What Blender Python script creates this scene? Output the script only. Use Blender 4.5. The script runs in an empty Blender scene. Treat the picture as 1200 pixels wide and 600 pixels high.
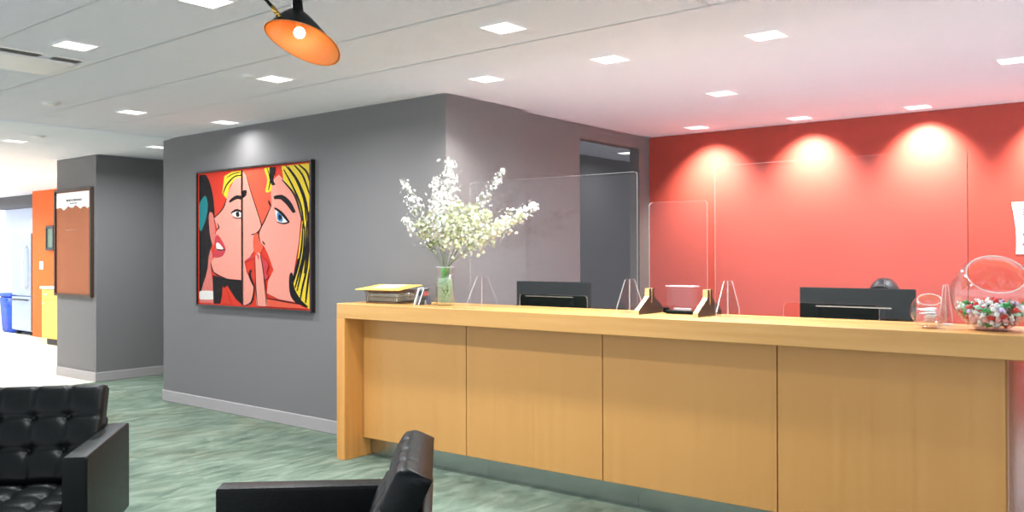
import bpy, bmesh, math, random
from mathutils import Vector, Matrix
random.seed(7)
S = bpy.context.scene
COL = S.collection
PI = math.pi
EYE, CEIL = 1.40, 2.53

# ------------------------------------------------------------------ camera
F, YAW, PITCH, ROLL, CY = 1007.9, 0.6777, 0.0040, -0.0028, 294.5
_f = Vector((-math.sin(YAW)*math.cos(PITCH), math.cos(YAW)*math.cos(PITCH), math.sin(PITCH)))
_r = Vector((math.cos(YAW), math.sin(YAW), 0)); _u = _r.cross(_f)
R_ = _r*math.cos(ROLL) + _u*math.sin(ROLL); U_ = -_r*math.sin(ROLL) + _u*math.cos(ROLL)
C0 = Vector((0, 0, EYE))
cd = bpy.data.cameras.new('camera'); cam = bpy.data.objects.new('camera', cd); COL.objects.link(cam)
cd.sensor_width = 36; cd.lens = F/1200*36; cd.shift_y = (CY-300)/1200; cd.clip_start = .02
cam.matrix_world = Matrix(((R_.x, U_.x, -_f.x, 0), (R_.y, U_.y, -_f.y, 0), (R_.z, U_.z, -_f.z, EYE), (0, 0, 0, 1)))
S.camera = cam

def ray(u, v): return _f + R_*((u-600)/F) - U_*((v-CY)/F)
def at_z(u, v, z): d = ray(u, v); return C0 + d*((z-EYE)/d.z)
def at_y(u, v, y): d = ray(u, v); return C0 + d*(y/d.y)
def at_x(u, v, x): d = ray(u, v); return C0 + d*(x/d.x)
def at_d(u, v, d): return C0 + ray(u, v)*d

# ------------------------------------------------------------------ materials
def lin(c):
    return tuple(((x/255)/12.92 if x/255 <= .04045 else ((x/255+.055)/1.055)**2.4) for x in c)
def newmat(name):
    m = bpy.data.materials.new(name); m.use_nodes = True
    nt = m.node_tree; b = nt.nodes['Principled BSDF']
    return m, nt, b
def mat(name, rgb, rough=.6, metal=0, spec=.5, noise=0, nscale=30, bump=0, bscale=60, lin_in=False, coat=0):
    m, nt, b = newmat(name)
    c = rgb if lin_in else lin(rgb)
    b.inputs['Base Color'].default_value = (*c, 1); b.inputs['Roughness'].default_value = rough
    b.inputs['Metallic'].default_value = metal; b.inputs['Specular IOR Level'].default_value = spec
    b.inputs['Coat Weight'].default_value = coat
    N = nt.nodes
    tc = N.new('ShaderNodeTexCoord')
    if noise:
        n = N.new('ShaderNodeTexNoise'); n.inputs['Scale'].default_value = nscale; n.inputs['Detail'].default_value = 5
        nt.links.new(tc.outputs['Object'], n.inputs['Vector'])
        rp = N.new('ShaderNodeValToRGB')
        rp.color_ramp.elements[0].position = .3; rp.color_ramp.elements[1].position = .7
        rp.color_ramp.elements[0].color = (*[x*(1-noise) for x in c], 1); rp.color_ramp.elements[1].color = (*[min(1, x*(1+noise)) for x in c], 1)
        nt.links.new(n.outputs['Fac'], rp.inputs['Fac']); nt.links.new(rp.outputs['Color'], b.inputs['Base Color'])
    if bump:
        n2 = N.new('ShaderNodeTexNoise'); n2.inputs['Scale'].default_value = bscale; n2.inputs['Detail'].default_value = 4
        nt.links.new(tc.outputs['Object'], n2.inputs['Vector'])
        bp = N.new('ShaderNodeBump'); bp.inputs['Strength'].default_value = bump; bp.inputs['Distance'].default_value = .01
        nt.links.new(n2.outputs['Fac'], bp.inputs['Height']); nt.links.new(bp.outputs['Normal'], b.inputs['Normal'])
    return m
def wood(name, c1, c2, stretch, rough=.42):
    m, nt, b = newmat(name); N = nt.nodes; L = nt.links
    tc = N.new('ShaderNodeTexCoord'); mp = N.new('ShaderNodeMapping'); mp.inputs['Scale'].default_value = stretch
    L.new(tc.outputs['Object'], mp.inputs['Vector'])
    n = N.new('ShaderNodeTexNoise'); n.inputs['Scale'].default_value = 1; n.inputs['Detail'].default_value = 7; n.inputs['Roughness'].default_value = .6
    L.new(mp.outputs['Vector'], n.inputs['Vector'])
    rp = N.new('ShaderNodeValToRGB'); rp.color_ramp.elements[0].position = .3; rp.color_ramp.elements[1].position = .72
    rp.color_ramp.elements[0].color = (*lin(c1), 1); rp.color_ramp.elements[1].color = (*lin(c2), 1)
    L.new(n.outputs['Fac'], rp.inputs['Fac']); L.new(rp.outputs['Color'], b.inputs['Base Color'])
    b.inputs['Roughness'].default_value = rough
    return m
def thin_glass(name, tint=(1, 1, 1), ior=1.45, rough=.0, extra=0.0, milk=(1, 1, 1), base=0.0):
    """clear sheet: transparent with a fresnel mirror; extra adds a little milky scatter; base adds mirror"""
    m = bpy.data.materials.new(name); m.use_nodes = True; nt = m.node_tree; N = nt.nodes; L = nt.links
    N.remove(N['Principled BSDF']); out = N['Material Output']
    tr = N.new('ShaderNodeBsdfTransparent'); tr.inputs['Color'].default_value = (*tint, 1)
    gl = N.new('ShaderNodeBsdfGlossy'); gl.inputs['Roughness'].default_value = rough
    lw = N.new('ShaderNodeLayerWeight'); lw.inputs['Blend'].default_value = .5
    pw = N.new('ShaderNodeMath'); pw.operation = 'POWER'; pw.inputs[1].default_value = 4.5; L.new(lw.outputs['Facing'], pw.inputs[0])
    f0 = ((ior-1)/(ior+1))**2+base
    ma = N.new('ShaderNodeMath'); ma.operation = 'MULTIPLY_ADD'; ma.inputs[1].default_value = .9-f0; ma.inputs[2].default_value = f0; L.new(pw.outputs[0], ma.inputs[0])
    mx = N.new('ShaderNodeMixShader'); L.new(ma.outputs[0], mx.inputs[0])
    L.new(tr.outputs[0], mx.inputs[1]); L.new(gl.outputs[0], mx.inputs[2])
    last = mx
    if extra:
        df = N.new('ShaderNodeBsdfTranslucent'); df.inputs['Color'].default_value = (*milk, 1)
        d2 = N.new('ShaderNodeBsdfDiffuse'); d2.inputs['Color'].default_value = (*milk, 1)
        m0 = N.new('ShaderNodeMixShader'); m0.inputs[0].default_value = .5
        L.new(df.outputs[0], m0.inputs[1]); L.new(d2.outputs[0], m0.inputs[2])
        m2 = N.new('ShaderNodeMixShader'); m2.inputs[0].default_value = extra
        L.new(mx.outputs[0], m2.inputs[1]); L.new(m0.outputs[0], m2.inputs[2]); last = m2
    L.new(last.outputs[0], out.inputs['Surface'])
    return m
def frosted(name, c, rough):
    m, nt, b = newmat(name); b.inputs['Base Color'].default_value = (*c, 1); b.inputs['Roughness'].default_value = rough
    b.inputs['Transmission Weight'].default_value = 1; b.inputs['IOR'].default_value = 1.2; return m
def emit(name, rgb, strength):
    m, nt, b = newmat(name)
    b.inputs['Base Color'].default_value = (*rgb, 1); b.inputs['Emission Color'].default_value = (*rgb, 1); b.inputs['Emission Strength'].default_value = strength
    return m

def carpet_mat():
    m, nt, b = newmat('green_carpet'); N = nt.nodes; L = nt.links
    tc = N.new('ShaderNodeTexCoord')
    def streak(sc, rot, detail=6):
        mp = N.new('ShaderNodeMapping'); mp.inputs['Scale'].default_value = sc; mp.inputs['Rotation'].default_value = (0, 0, rot)
        L.new(tc.outputs['Object'], mp.inputs['Vector'])
        n = N.new('ShaderNodeTexNoise'); n.inputs['Scale'].default_value = 1; n.inputs['Detail'].default_value = detail; n.inputs['Roughness'].default_value = .65
        n.inputs['Distortion'].default_value = .6
        L.new(mp.outputs['Vector'], n.inputs['Vector']); return n
    a = streak((13, 3.2, 1), .2, 9); c = streak((10, 4.0, 1), -.45, 9)
    ck = N.new('ShaderNodeTexChecker'); ck.inputs['Scale'].default_value = 1.0; L.new(tc.outputs['Object'], ck.inputs['Vector'])
    big = streak((.55, .8, 1), .5, 3)
    mx = N.new('ShaderNodeMix'); mx.data_type = 'FLOAT'
    L.new(ck.outputs['Fac'], mx.inputs[0]); L.new(a.outputs['Fac'], mx.inputs[2]); L.new(c.outputs['Fac'], mx.inputs[3])
    m3 = N.new('ShaderNodeMix'); m3.data_type = 'FLOAT'; m3.inputs[0].default_value = .38
    L.new(mx.outputs[0], m3.inputs[2]); L.new(big.outputs['Fac'], m3.inputs[3])
    rp = N.new('ShaderNodeValToRGB'); e = rp.color_ramp.elements
    e[0].position = .30; e[0].color = (*lin((56, 70, 61)), 1)
    e[1].position = .68; e[1].color = (*lin((140, 152, 137)), 1)
    k = e.new(.5); k.color = (*lin((105, 120, 106)), 1)
    L.new(m3.outputs[0], rp.inputs['Fac'])
    pt = streak((.9, 1.4, 1), 1.1, 4); pr_ = N.new('ShaderNodeValToRGB'); pr_.color_ramp.elements[0].position = .5; pr_.color_ramp.elements[1].position = .66
    L.new(pt.outputs['Fac'], pr_.inputs['Fac'])
    tn = N.new('ShaderNodeMix'); tn.data_type = 'RGBA'; tn.blend_type = 'MULTIPLY'; tn.inputs[7].default_value = (1.0, .90, .84, 1)
    L.new(pr_.outputs['Color'], tn.inputs[0]); L.new(rp.outputs['Color'], tn.inputs[6]); L.new(tn.outputs[2], b.inputs['Base Color'])
    b.inputs['Roughness'].default_value = .95; b.inputs['Specular IOR Level'].default_value = .1
    f = N.new('ShaderNodeTexNoise'); f.inputs['Scale'].default_value = 260; L.new(tc.outputs['Object'], f.inputs['Vector'])
    bp = N.new('ShaderNodeBump'); bp.inputs['Strength'].default_value = .3; bp.inputs['Distance'].default_value = .005
    L.new(f.outputs['Fac'], bp.inputs['Height']); L.new(bp.outputs['Normal'], b.inputs['Normal'])
    return m

M = dict(
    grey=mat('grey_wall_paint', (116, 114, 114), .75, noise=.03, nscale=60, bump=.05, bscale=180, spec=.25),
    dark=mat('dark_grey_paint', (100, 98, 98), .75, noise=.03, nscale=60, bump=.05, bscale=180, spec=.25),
    red=mat('red_wall_paint', (178, 76, 66), .6, noise=.03, nscale=14, bump=.05, bscale=150, spec=.25),
    orange=mat('orange_wall_paint', (226, 104, 46), .7, noise=.02, spec=.2),
    pale=mat('pale_blue_wall_paint', (216, 226, 246), .7, noise=.02, spec=.2),
    ceil=mat('white_ceiling_tile', (236, 237, 246), .85, noise=.02, nscale=90, bump=.06, bscale=220, spec=.2),
    ceilw=mat('white_drywall', (240, 245, 253), .8, noise=.01, nscale=20, spec=.2),
    groove=mat('ceiling_rail_grey', (190, 190, 192), .6, noise=.03),
    base=mat('grey_baseboard', (160, 154, 154), .5, noise=.02),
    carpet=carpet_mat(),
    tile=mat('pale_floor_tile', (236, 230, 208), .45, noise=.03, nscale=4),
    bouncefloor=mat('grey_bounce_floor', (190, 190, 192), .5, noise=.04, nscale=5),
    wood_v=wood('honey_oak_veneer_upright', (199, 144, 78), (207, 153, 86), (46, 46, .9)),
    wood_h=wood('honey_oak_veneer_level', (190, 140, 74), (206, 158, 92), (1.2, 26, 26)),
    wood_l=wood('honey_oak_veneer_leg', (200, 136, 66), (218, 158, 84), (28, 28, 1.0)),
    woodpale=wood('pale_birch_edge', (214, 176, 120), (232, 200, 148), (20, 20, 20)),
    wooddark=wood('dark_wood_face', (44, 32, 28), (66, 50, 42), (8, 8, 40), .5),  # darker tone for the feet's side faces and the backing board
    steel=mat('brushed_steel', (176, 182, 178), .3, 1, noise=.05, nscale=8),
    chrome=mat('polished_chrome', (200, 200, 200), .12, 1, noise=.02),
    leather=mat('black_leather', (14, 17, 17), .4, noise=.2, nscale=25, bump=.1, bscale=160, spec=.17),
    black=mat('black_plastic', (16, 21, 18), .55, noise=.1, nscale=40, spec=.1),
    blackframe=mat('black_frame', (22, 18, 18), .4, noise=.15),
    white=mat('white_metal', (236, 236, 236), .45, noise=.01),
    whiteplastic=mat('white_plastic', (232, 232, 230), .4, noise=.01),
    slot=mat('dark_vent_slot', (70, 70, 70), .7, noise=.1),
    paper=mat('white_paper', (238, 238, 236), .8, noise=.015, nscale=40),
    manila=mat('manila_paper', (232, 192, 96), .75, noise=.04, nscale=30),
    ink=mat('dark_ink', (70, 62, 70), .7, noise=.05),
    inkred=mat('dark_red_ink', (140, 40, 52), .7, noise=.05),
    cork=mat('cork_board', (156, 92, 60), .9, noise=.12, nscale=60, bump=.2, bscale=200),
    brownframe=mat('dark_brown_frame', (62, 40, 24), .5, noise=.15),
    glass=thin_glass('clear_glass', (.985, .99, .985), 1.5),
    acrylic=thin_glass('clear_acrylic', (.985, .985, .985), 1.3),
    edge=thin_glass('acrylic_cut_edge', (.9, .92, .92), 1.5, .2, extra=.34, milk=(.95, .96, .96)),  # milky white mixed in to imitate the bright glow along edges
    edgedark=thin_glass('acrylic_shaded_edge', (.28, .18, .22), 1.4, .2),  # dark tint put in for the dark room mirrored in one edge
    frost=frosted('frosted_glass', (.56, .54, .52), .45),
    water=thin_glass('water', (.9, .97, .92), 1.33),
    brass=mat('polished_brass', (196, 158, 84), .22, 1, noise=.05),
    lampblack=mat('black_lacquered_metal', (8, 12, 12), .4, noise=.1, spec=.1),
    lamporange=mat('orange_enamel', (243, 138, 52), .5, noise=.02),
    diff=emit('glowing_diffuser', (1, .99, .97), 1.8),
    bulb=emit('glowing_bulb', (1, .93, .78), 7),
    petal=mat('white_petals', (226, 226, 220), .7, noise=.05, nscale=60),
    petalg=mat('cream_green_petals', (208, 212, 172), .7, noise=.12, nscale=50),
    leaf=mat('green_leaf', (104, 132, 62), .6, noise=.2, nscale=30),
    stem=mat('grey_green_stem', (120, 132, 110), .6, noise=.2, nscale=30),
    stemg=mat('fresh_green_stem', (72, 160, 62), .5, noise=.2, nscale=30),
    blue=mat('blue_plastic', (30, 78, 205), .45, noise=.06, nscale=10),
    yellow=mat('yellow_laminate', (246, 206, 84), .5, noise=.03),
    skin=mat('skin', (206, 160, 134), .55, noise=.04, nscale=40),
    shirt=mat('charcoal_knit', (58, 60, 66), .85, noise=.1, nscale=80),
    trousers=mat('dark_trousers', (36, 38, 46), .85, noise=.1, nscale=80),
    hair=mat('dark_hair', (26, 24, 25), .38, noise=.4, nscale=40, bump=.3, bscale=120),
    eyewhite=mat('eye_white', (235, 232, 228), .3, noise=.01),
    eyedark=mat('eye_dark', (40, 28, 22), .3, noise=.01),
    lip=mat('lip', (170, 92, 86), .5, noise=.03),
    screen=mat('green_screen', (92, 120, 96), .3, noise=.05),
    bluegrey=mat('blue_grey_card', (84, 100, 116), .6, noise=.2, nscale=60),
    pinkcard=mat('pink_card', (214, 120, 130), .6, noise=.1),
    wire=mat('dark_bronze_wire', (112, 92, 76), .4, .6, noise=.2),
    linen=mat('pale_linen', (186, 196, 186), .9, noise=.08, nscale=50),
    fridge=mat('fridge_steel', (172, 184, 206), .35, .7, noise=.04, nscale=5),
)

# ------------------------------------------------------------------ mesh helpers
class MB:
    def __init__(s): s.bm = bmesh.new(); s.mats = []
    def mi(s, m):
        if m not in s.mats: s.mats.append(m)
        return s.mats.index(m)
    def _fin(s, faces, m, smooth=False):
        i = s.mi(m)
        for f in faces: f.material_index = i; f.smooth = smooth
    def box(s, x0, x1, y0, y1, z0, z1, m, bev=0, seg=2, tf=None):
        b = bmesh.new(); bmesh.ops.create_cube(b, size=1)
        for v in b.verts: v.co = Vector(((x0+x1)/2+v.co.x*(x1-x0), (y0+y1)/2+v.co.y*(y1-y0), (z0+z1)/2+v.co.z*(z1-z0)))
        if bev: bmesh.ops.bevel(b, geom=b.edges[:], offset=bev, segments=seg, affect='EDGES', profile=.6)
        s.merge(b, m, tf, bev > 0 and seg > 1); return s
    def merge(s, b, m, tf=None, smooth=False):
        mp = {}
        for v in b.verts: mp[v] = s.bm.verts.new(tf @ v.co if tf else v.co)
        i = s.mi(m)
        for f in b.faces:
            try: g = s.bm.faces.new([mp[v] for v in f.verts])
            except ValueError: continue
            g.material_index = i; g.smooth = smooth
        b.free()
    def prism(s, pts, d, m, m_side=None, tf=None):
        """pts: closed 3D polygon; d: extrusion vector"""
        d = Vector(d)
        T = (lambda p: tf @ Vector(p)) if tf else (lambda p: Vector(p))
        a = [s.bm.verts.new(T(p)) for p in pts]; b = [s.bm.verts.new(T(Vector(p)+d)) for p in pts]
        i, j = s.mi(m), s.mi(m_side or m)
        f1 = s.bm.faces.new(a); f2 = s.bm.faces.new(b[::-1]); f1.material_index = f2.material_index = i
        fs = []
        for k in range(len(a)):
            f = s.bm.faces.new((a[k], b[k], b[(k+1) % len(a)], a[(k+1) % len(a)])); f.material_index = j; fs.append(f)
        s.bm.normal_update()
        bmesh.ops.recalc_face_normals(s.bm, faces=[f1, f2]+fs)
        if len(pts) > 4: bmesh.ops.triangulate(s.bm, faces=[f1, f2])
        return s
    def lathe(s, prof, m, seg=32, c=(0, 0, 0), tf=None, smooth=True, closed=False):
        rings = []
        for r, z in prof:
            if r < 1e-5: rings.append([s.bm.verts.new((tf @ Vector((c[0], c[1], c[2]+z))) if tf else (c[0], c[1], c[2]+z))])
            else:
                ring = []
                for k in range(seg):
                    p = Vector((c[0]+r*math.cos(2*PI*k/seg), c[1]+r*math.sin(2*PI*k/seg), c[2]+z)); ring.append(s.bm.verts.new(tf @ p if tf else p))
                rings.append(ring)
        fs = []
        pairs = list(zip(rings, rings[1:])) + ([(rings[-1], rings[0])] if closed else [])
        for A, B in pairs:
            for k in range(seg):
                k2 = (k+1) % seg
                vs = [A[k % len(A)], A[k2 % len(A)], B[k2 % len(B)], B[k % len(B)]]
                u = []
                for v in vs:
                    if v not in u: u.append(v)
                if len(u) >= 3:
                    try: fs.append(s.bm.faces.new(u))
                    except ValueError: pass
        s._fin(fs, m, smooth); return s
    def tube(s, pts, r, m, seg=8, r2=None, closed=False, caps=True):
        pts = [Vector(p) for p in pts]; n = len(pts); rings = []
        up = Vector((0, 0, 1)); prev = None
        for i, p in enumerate(pts):
            if closed: t = pts[(i+1) % n]-pts[i-1]
            else: t = pts[min(i+1, n-1)]-pts[max(i-1, 0)]
            t.normalize()
            a = (prev if prev is not None else (up if abs(t.z) < .9 else Vector((1, 0, 0))))
            x = a - t*a.dot(t)
            if x.length < 1e-6: x = t.orthogonal()
            x.normalize(); prev = x; y = t.cross(x)
            rr = r if r2 is None else r+(r2-r)*i/(n-1)
            rings.append([s.bm.verts.new(p+x*rr*math.cos(2*PI*k/seg)+y*rr*math.sin(2*PI*k/seg)) for k in range(seg)])
        fs = []
        for i in range(n if closed else n-1):
            A, B = rings[i], rings[(i+1) % n]
            for k in range(seg): fs.append(s.bm.faces.new((A[k], A[(k+1) % seg], B[(k+1) % seg], B[k])))
        if caps and not closed:
            fs.append(s.bm.faces.new(rings[0][::-1])); fs.append(s.bm.faces.new(rings[-1]))
        s._fin(fs, m, True); return s
    def ball(s, c, r, m, seg=12, rings=8, sc=(1, 1, 1)):
        b = bmesh.new(); bmesh.ops.create_uvsphere(b, u_segments=seg, v_segments=rings, radius=r)
        for v in b.verts: v.co = Vector((v.co.x*sc[0]+c[0], v.co.y*sc[1]+c[1], v.co.z*sc[2]+c[2]))
        s.merge(b, m, None, True); return s
    def quad(s, pts, m, smooth=False):
        f = s.bm.faces.new([s.bm.verts.new(p) for p in pts]); f.material_index = s.mi(m); f.smooth = smooth; return s
    def build(s, name, parent=None, tf=None):
        me = bpy.data.meshes.new(name); s.bm.normal_update(); s.bm.to_mesh(me); s.bm.free()
        for m in s.mats: me.materials.append(m)
        o = bpy.data.objects.new(name, me); COL.objects.link(o)
        if parent: o.parent = parent
        if tf: o.matrix_local = tf
        return o

def tag(o, label, cat, group=None):
    o['label'] = label; o['category'] = cat
    if group: o['group'] = group
    return o
def thing(name, label, cat, loc=(0, 0, 0), rz=0, group=None):
    o = bpy.data.objects.new(name, None); COL.objects.link(o); o.empty_display_size = .1
    o.location = loc; o.rotation_euler = (0, 0, rz)
    return tag(o, label, cat, group)
def struct(o): o['kind'] = 'structure'; return o
def sbox(name, x0, x1, y0, y1, z0, z1, m): return struct(MB().box(x0, x1, y0, y1, z0, z1, m).build(name))
def copy_tree(o, parent=None):
    c = o.copy(); COL.objects.link(c)
    if parent is not None: c.parent = parent
    for ch in list(o.children): copy_tree(ch, c)
    return c

# ------------------------------------------------------------------ setting
AY, CX, LX = 4.379, -4.113, -7.864      # art wall plane, its right corner, its left end
RX, RY = -4.182, 5.28                   # recessed side wall plane, and where the step is
REDY = 7.32
DO0, DO1, DOZ = 6.13, 7.13, 2.405       # doorway in the side wall
KX, KL, KY = -9.59, -10.56, 4.546       # column by the kitchen
sbox('floor', -9.59, 1.9, -2.2, 11, -.12, 0, M['carpet'])
sbox('floor_staff_bounce', CX-.05, 1.9, 4.42, REDY+.1, 0, .004, M['bouncefloor'])  # unseen pale floor added to bounce light up to the ceiling
sbox('floor_kitchen', -19.5, -9.59, -2.2, 11, -.12, 0, M['tile'])
sbox('ceiling', -19.5, 1.9, -2.2, 11, CEIL, CEIL+.12, M['ceil'])
sbox('wall_art', LX, CX, AY, AY+.12, 0, CEIL, M['grey'])
sbox('wall_art_return', CX-.12, CX, AY+.12, RY, 0, CEIL, M['grey'])
sbox('wall_art_end', LX, LX+.12, AY+.12, 11, 0, CEIL, M['grey'])
sbox('wall_side', RX-.105, RX, RY, DO0, 0, CEIL, M['grey'])
sbox('wall_side_header', RX-.105, RX, DO0, DO1, DOZ, CEIL, M['grey'])
sbox('wall_side_pier', RX-.105, RX, DO1, REDY+.1, 0, CEIL, M['grey'])
rb = MB(); rb.prism([(RX, REDY, 0), (1.9, REDY+.121, 0), (1.9, REDY+.24, 0), (RX, REDY+.12, 0)], (0, 0, CEIL), M['red']); struct(rb.build('wall_red'))
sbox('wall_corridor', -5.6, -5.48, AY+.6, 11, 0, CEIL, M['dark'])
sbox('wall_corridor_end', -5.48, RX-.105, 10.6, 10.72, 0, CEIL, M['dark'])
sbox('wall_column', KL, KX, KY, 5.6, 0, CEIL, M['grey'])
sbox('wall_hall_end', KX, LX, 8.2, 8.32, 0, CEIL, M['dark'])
sbox('wall_hall', KX-.12, KX-.002, 5.6, 8.2, 0, CEIL, M['grey'])
# kitchen walls
ox = at_y(38, 300, 6.45).x
sbox('wall_orange', ox, KX-.14, 6.45, 6.6, 0, CEIL, M['orange'])
sbox('wall_kitchen', -19.5, ox, 7.35, 7.5, 0, CEIL, M['pale'])
sbox('wall_orange_return', ox, ox+.12, 6.6, 7.35, 0, CEIL, M['orange'])
sbox('trim_1', -19.5, ox-.003, 6.75, 7.35, 2.36, CEIL, M['dark'])
# baseboards
def baseboard(name, x0, x1, y0, y1, h=.105):
    mb = MB(); mb.box(x0, x1, y0, y1, 0, h, M['base'], .004, 1); struct(mb.build(name))
baseboard('baseboard_art', LX-.004, CX-.55, AY-.014, AY)
baseboard('baseboard_column', KL, KX+.013, KY-.013, KY)
baseboard('baseboard_column_side', KX, KX+.013, KY, 5.6)
baseboard('baseboard_red', RX, 1.9, REDY-.006, REDY+.01)
# lighter drywall band across the ceiling and the rails between the tiles
sbox('trim_2', -8.22, -7.72, -2.2, AY, CEIL-.012, CEIL, M['ceilw'])
n = 3
for (u, v) in ((500, 24.5), (600, 52.5), (220, 41), (55, 23)):
    y = at_z(u, v, CEIL).y
    xa = -7.7; xb = at_z(850, 0, CEIL).x + 3
    sbox('trim_%d' % n, xa, xb, y-.005, y+.005, CEIL-.003, CEIL, M['groove']); n += 1
gy = sorted(at_z(u, v, CEIL).y for (u, v) in ((500, 24.5), (600, 52.5), (220, 41), (55, 23)))
x = at_z(828, 4, CEIL).x
sbox('trim_%d' % n, x-.004, x+.004, gy[-1]-1.2, gy[-1], CEIL-.003, CEIL, M['groove']); n += 1

# ------------------------------------------------------------------ ceiling fixtures
def area(parent, z, size, power, color=(.93, .97, 1), spread=PI*.9):
    l = bpy.data.lights.new('lamp', 'AREA'); l.shape = 'SQUARE'; l.size = size; l.energy = power; l.color = color; l.spread = spread
    o = bpy.data.objects.new('lamp', l); COL.objects.link(o); o.parent = parent; o.location = (0, 0, z); return o
def spot(parent, loc, target, power, angle, blend, color=(1, .93, .82), radius=.03):
    l = bpy.data.lights.new('lamp', 'SPOT'); l.energy = power; l.spot_size = angle; l.spot_blend = blend; l.color = color; l.shadow_soft_size = radius
    o = bpy.data.objects.new('lamp', l); COL.objects.link(o); o.parent = parent; o.location = loc
    d = Vector(target)-Vector(loc); o.rotation_mode = 'QUATERNION'; o.rotation_quaternion = d.to_track_quat('-Z', 'Y'); return o
fr = MB()
h = .085
for a in range(4):
    tf = Matrix.Rotation(a*PI/2, 4, 'Z'); fr.box(-h-.012, h-.0, h-.0, h+.012, -.006, 0, M['white'], tf=tf)
FR = fr.bm.copy(); FRM = fr.mats; fr.bm.free()
fr_me = bpy.data.meshes.new('frame'); FR.to_mesh(fr_me); FR.free(); fr_me.materials.append(M['white'])
df = MB(); df.box(-h, h, -h, h, -.004, 0, M['diff'])
df_me = bpy.data.meshes.new('diffuser'); df.bm.to_mesh(df_me); df.bm.free(); df_me.materials.append(M['diff'])
def downlight(u, v, label, kind='area', power=20, group='square recessed downlights', **kw):
    p = at_z(u, v, CEIL)
    t = thing('ceiling_light', label, 'ceiling light', (p.x, p.y, CEIL), 0, group)
    a = bpy.data.objects.new('frame', fr_me); COL.objects.link(a); a.parent = t
    b = bpy.data.objects.new('diffuser', df_me); COL.objects.link(b); b.parent = t
    if kind == 'area': area(t, -.008, .15, power)
    elif kind == 'wash':
        spot(t, (0, 0, -.02), kw['target'], power, kw.get('angle', 2.2), kw.get('blend', .6), kw.get('color', (1, .9, .74)))
        if kw.get('amb'): area(t, -.008, .15, kw['amb'])
    return t
P = 32
downlight(590, 32, 'biggest square ceiling light, straight above the left half of the counter', power=P)
downlight(715, 69, 'square ceiling light near the middle of the ceiling, just right of the biggest one', power=P)
downlight(570, 92, 'square ceiling light just in front of the grey wall corner behind the flowers', 'wash', power=75, target=(-.5, .22, -.9), angle=1.3, blend=.9, color=(1, .96, .9), amb=5)
downlight(898, 41, 'square ceiling light above the desk, midway between counter and red wall', power=P)
downlight(846, 109, 'square ceiling light directly in front of the leftmost red wall washer', power=P*.7)
downlight(1190, 70, 'square ceiling light cut by the right edge of the photo', power=P)
WA = dict(power=215, target=(0, .50, -1), angle=1.72, blend=1.0)
def washer(u, v, label): return downlight(u, v, label, 'wash', group='wall washers above the red wall', **WA)
w1 = washer(817, 149, 'leftmost wall washer light above the red wall')
w2 = washer(937, 138, 'middle wall washer light above the red wall')
w3 = washer(1076, 125, 'rightmost visible wall washer light above the red wall')
# the next one of the row, just outside the picture, whose pool of light shows on the red wall
w4 = copy_tree(w3); w4.location = (2*w3.location.x-w2.location.x, 2*w3.location.y-w2.location.y, CEIL)
w4['label'] = 'wall washer light whose warm pool shows at the right end of the red wall'
downlight(88, 53, 'square ceiling light right beside the white air vent', power=P)
downlight(322, 92, 'square ceiling light right below the orange lamp shade', power=P)
downlight(155, 131, 'square ceiling light above the carpet left of the framed artwork', power=P)
downlight(264, 143, 'square ceiling light just above the framed artwork, washing the grey wall', 'wash', power=10, target=(.12, .28, -1), angle=2.4, blend=1.0, color=(1, .97, .92), amb=5)
downlight(242, 0, 'square ceiling light cut by the top edge of the photo', power=P)
downlight(18, 165, 'square ceiling light farthest left, in the bright kitchen area', power=30, group='kitchen ceiling lights')
downlight(185, 172, 'square ceiling light half hidden behind the left end of the art wall', power=P)
t = downlight(735, 179, 'ceiling light seen through the doorway beside the red wall', power=4)
# lamps added only to brighten the kitchen area past the column
for (X, Y) in ((-11.3, 3.0), (-15.5, 4.6), (-12.6, 5.4), (-17.6, 5.4)):
    t = thing('ceiling_light', 'added ceiling light brightening the kitchen floor past the column', 'ceiling light', (X, Y, CEIL), 0, 'kitchen ceiling lights')
    a = bpy.data.objects.new('frame', fr_me); COL.objects.link(a); a.parent = t
    b = bpy.data.objects.new('diffuser', df_me); COL.objects.link(b); b.parent = t
    area(t, -.008, .15, 75)

# linear air diffuser
pa = at_z(72, 90, CEIL); pb = at_z(0, 53, CEIL)
x0, x1, y1 = pa.x, pb.x, at_z(118, 71, CEIL).y; y0 = y1-1.22
t = thing('air_vent', 'long white ceiling air vent with dark slots at the upper left', 'air vent', ((x0+x1)/2, (y0+y1)/2, CEIL))
hx, hy = (x1-x0)/2, (y1-y0)/2
mb = MB()
mb.box(-hx, hx, hy-.035, hy, -.006, 0, M['white'], .002, 1); mb.box(-hx, hx, -hy, -hy+.035, -.006, 0, M['white'], .002, 1)
mb.box(-hx, -hx+.03, -hy+.035, hy-.035, -.006, 0, M['white'], .002, 1); mb.box(hx-.03, hx, -hy+.035, hy-.035, -.006, 0, M['white'], .002, 1)
mb.build('frame', t)
MB().box(-hx+.05, hx-.13, -hy+.06, hy-.06, -.014, 0, M['white'], .004, 1).build('panel', t)
for (a, b) in ((-hy+.06, -.02), (.02, .33), (.40, hy-.06)):
    MB().box(hx-.115, hx-.045, a, b, -.004, 0, M['slot'], .001, 1).build('slot', t)
def disc(u, v, r, name, label, cat, hgt=.02):
    p = at_z(u, v, CEIL)
    mb = MB(); mb.lathe([(0, -hgt), (r*.55, -hgt), (r*.8, -hgt*.75), (r, -hgt*.3), (r, 0), (0, 0)], M['whiteplastic'], 24)
    o = mb.build(name); o.location = (p.x, p.y, CEIL); tag(o, label, cat)
disc(60, 120, .06, 'ceiling_sensor', 'small round white sensor on the ceiling below the air vent', 'sensor')
disc(45, 159, .06, 'ceiling_sensor', 'small round white sensor on the ceiling beyond the drywall band', 'sensor')
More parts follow.
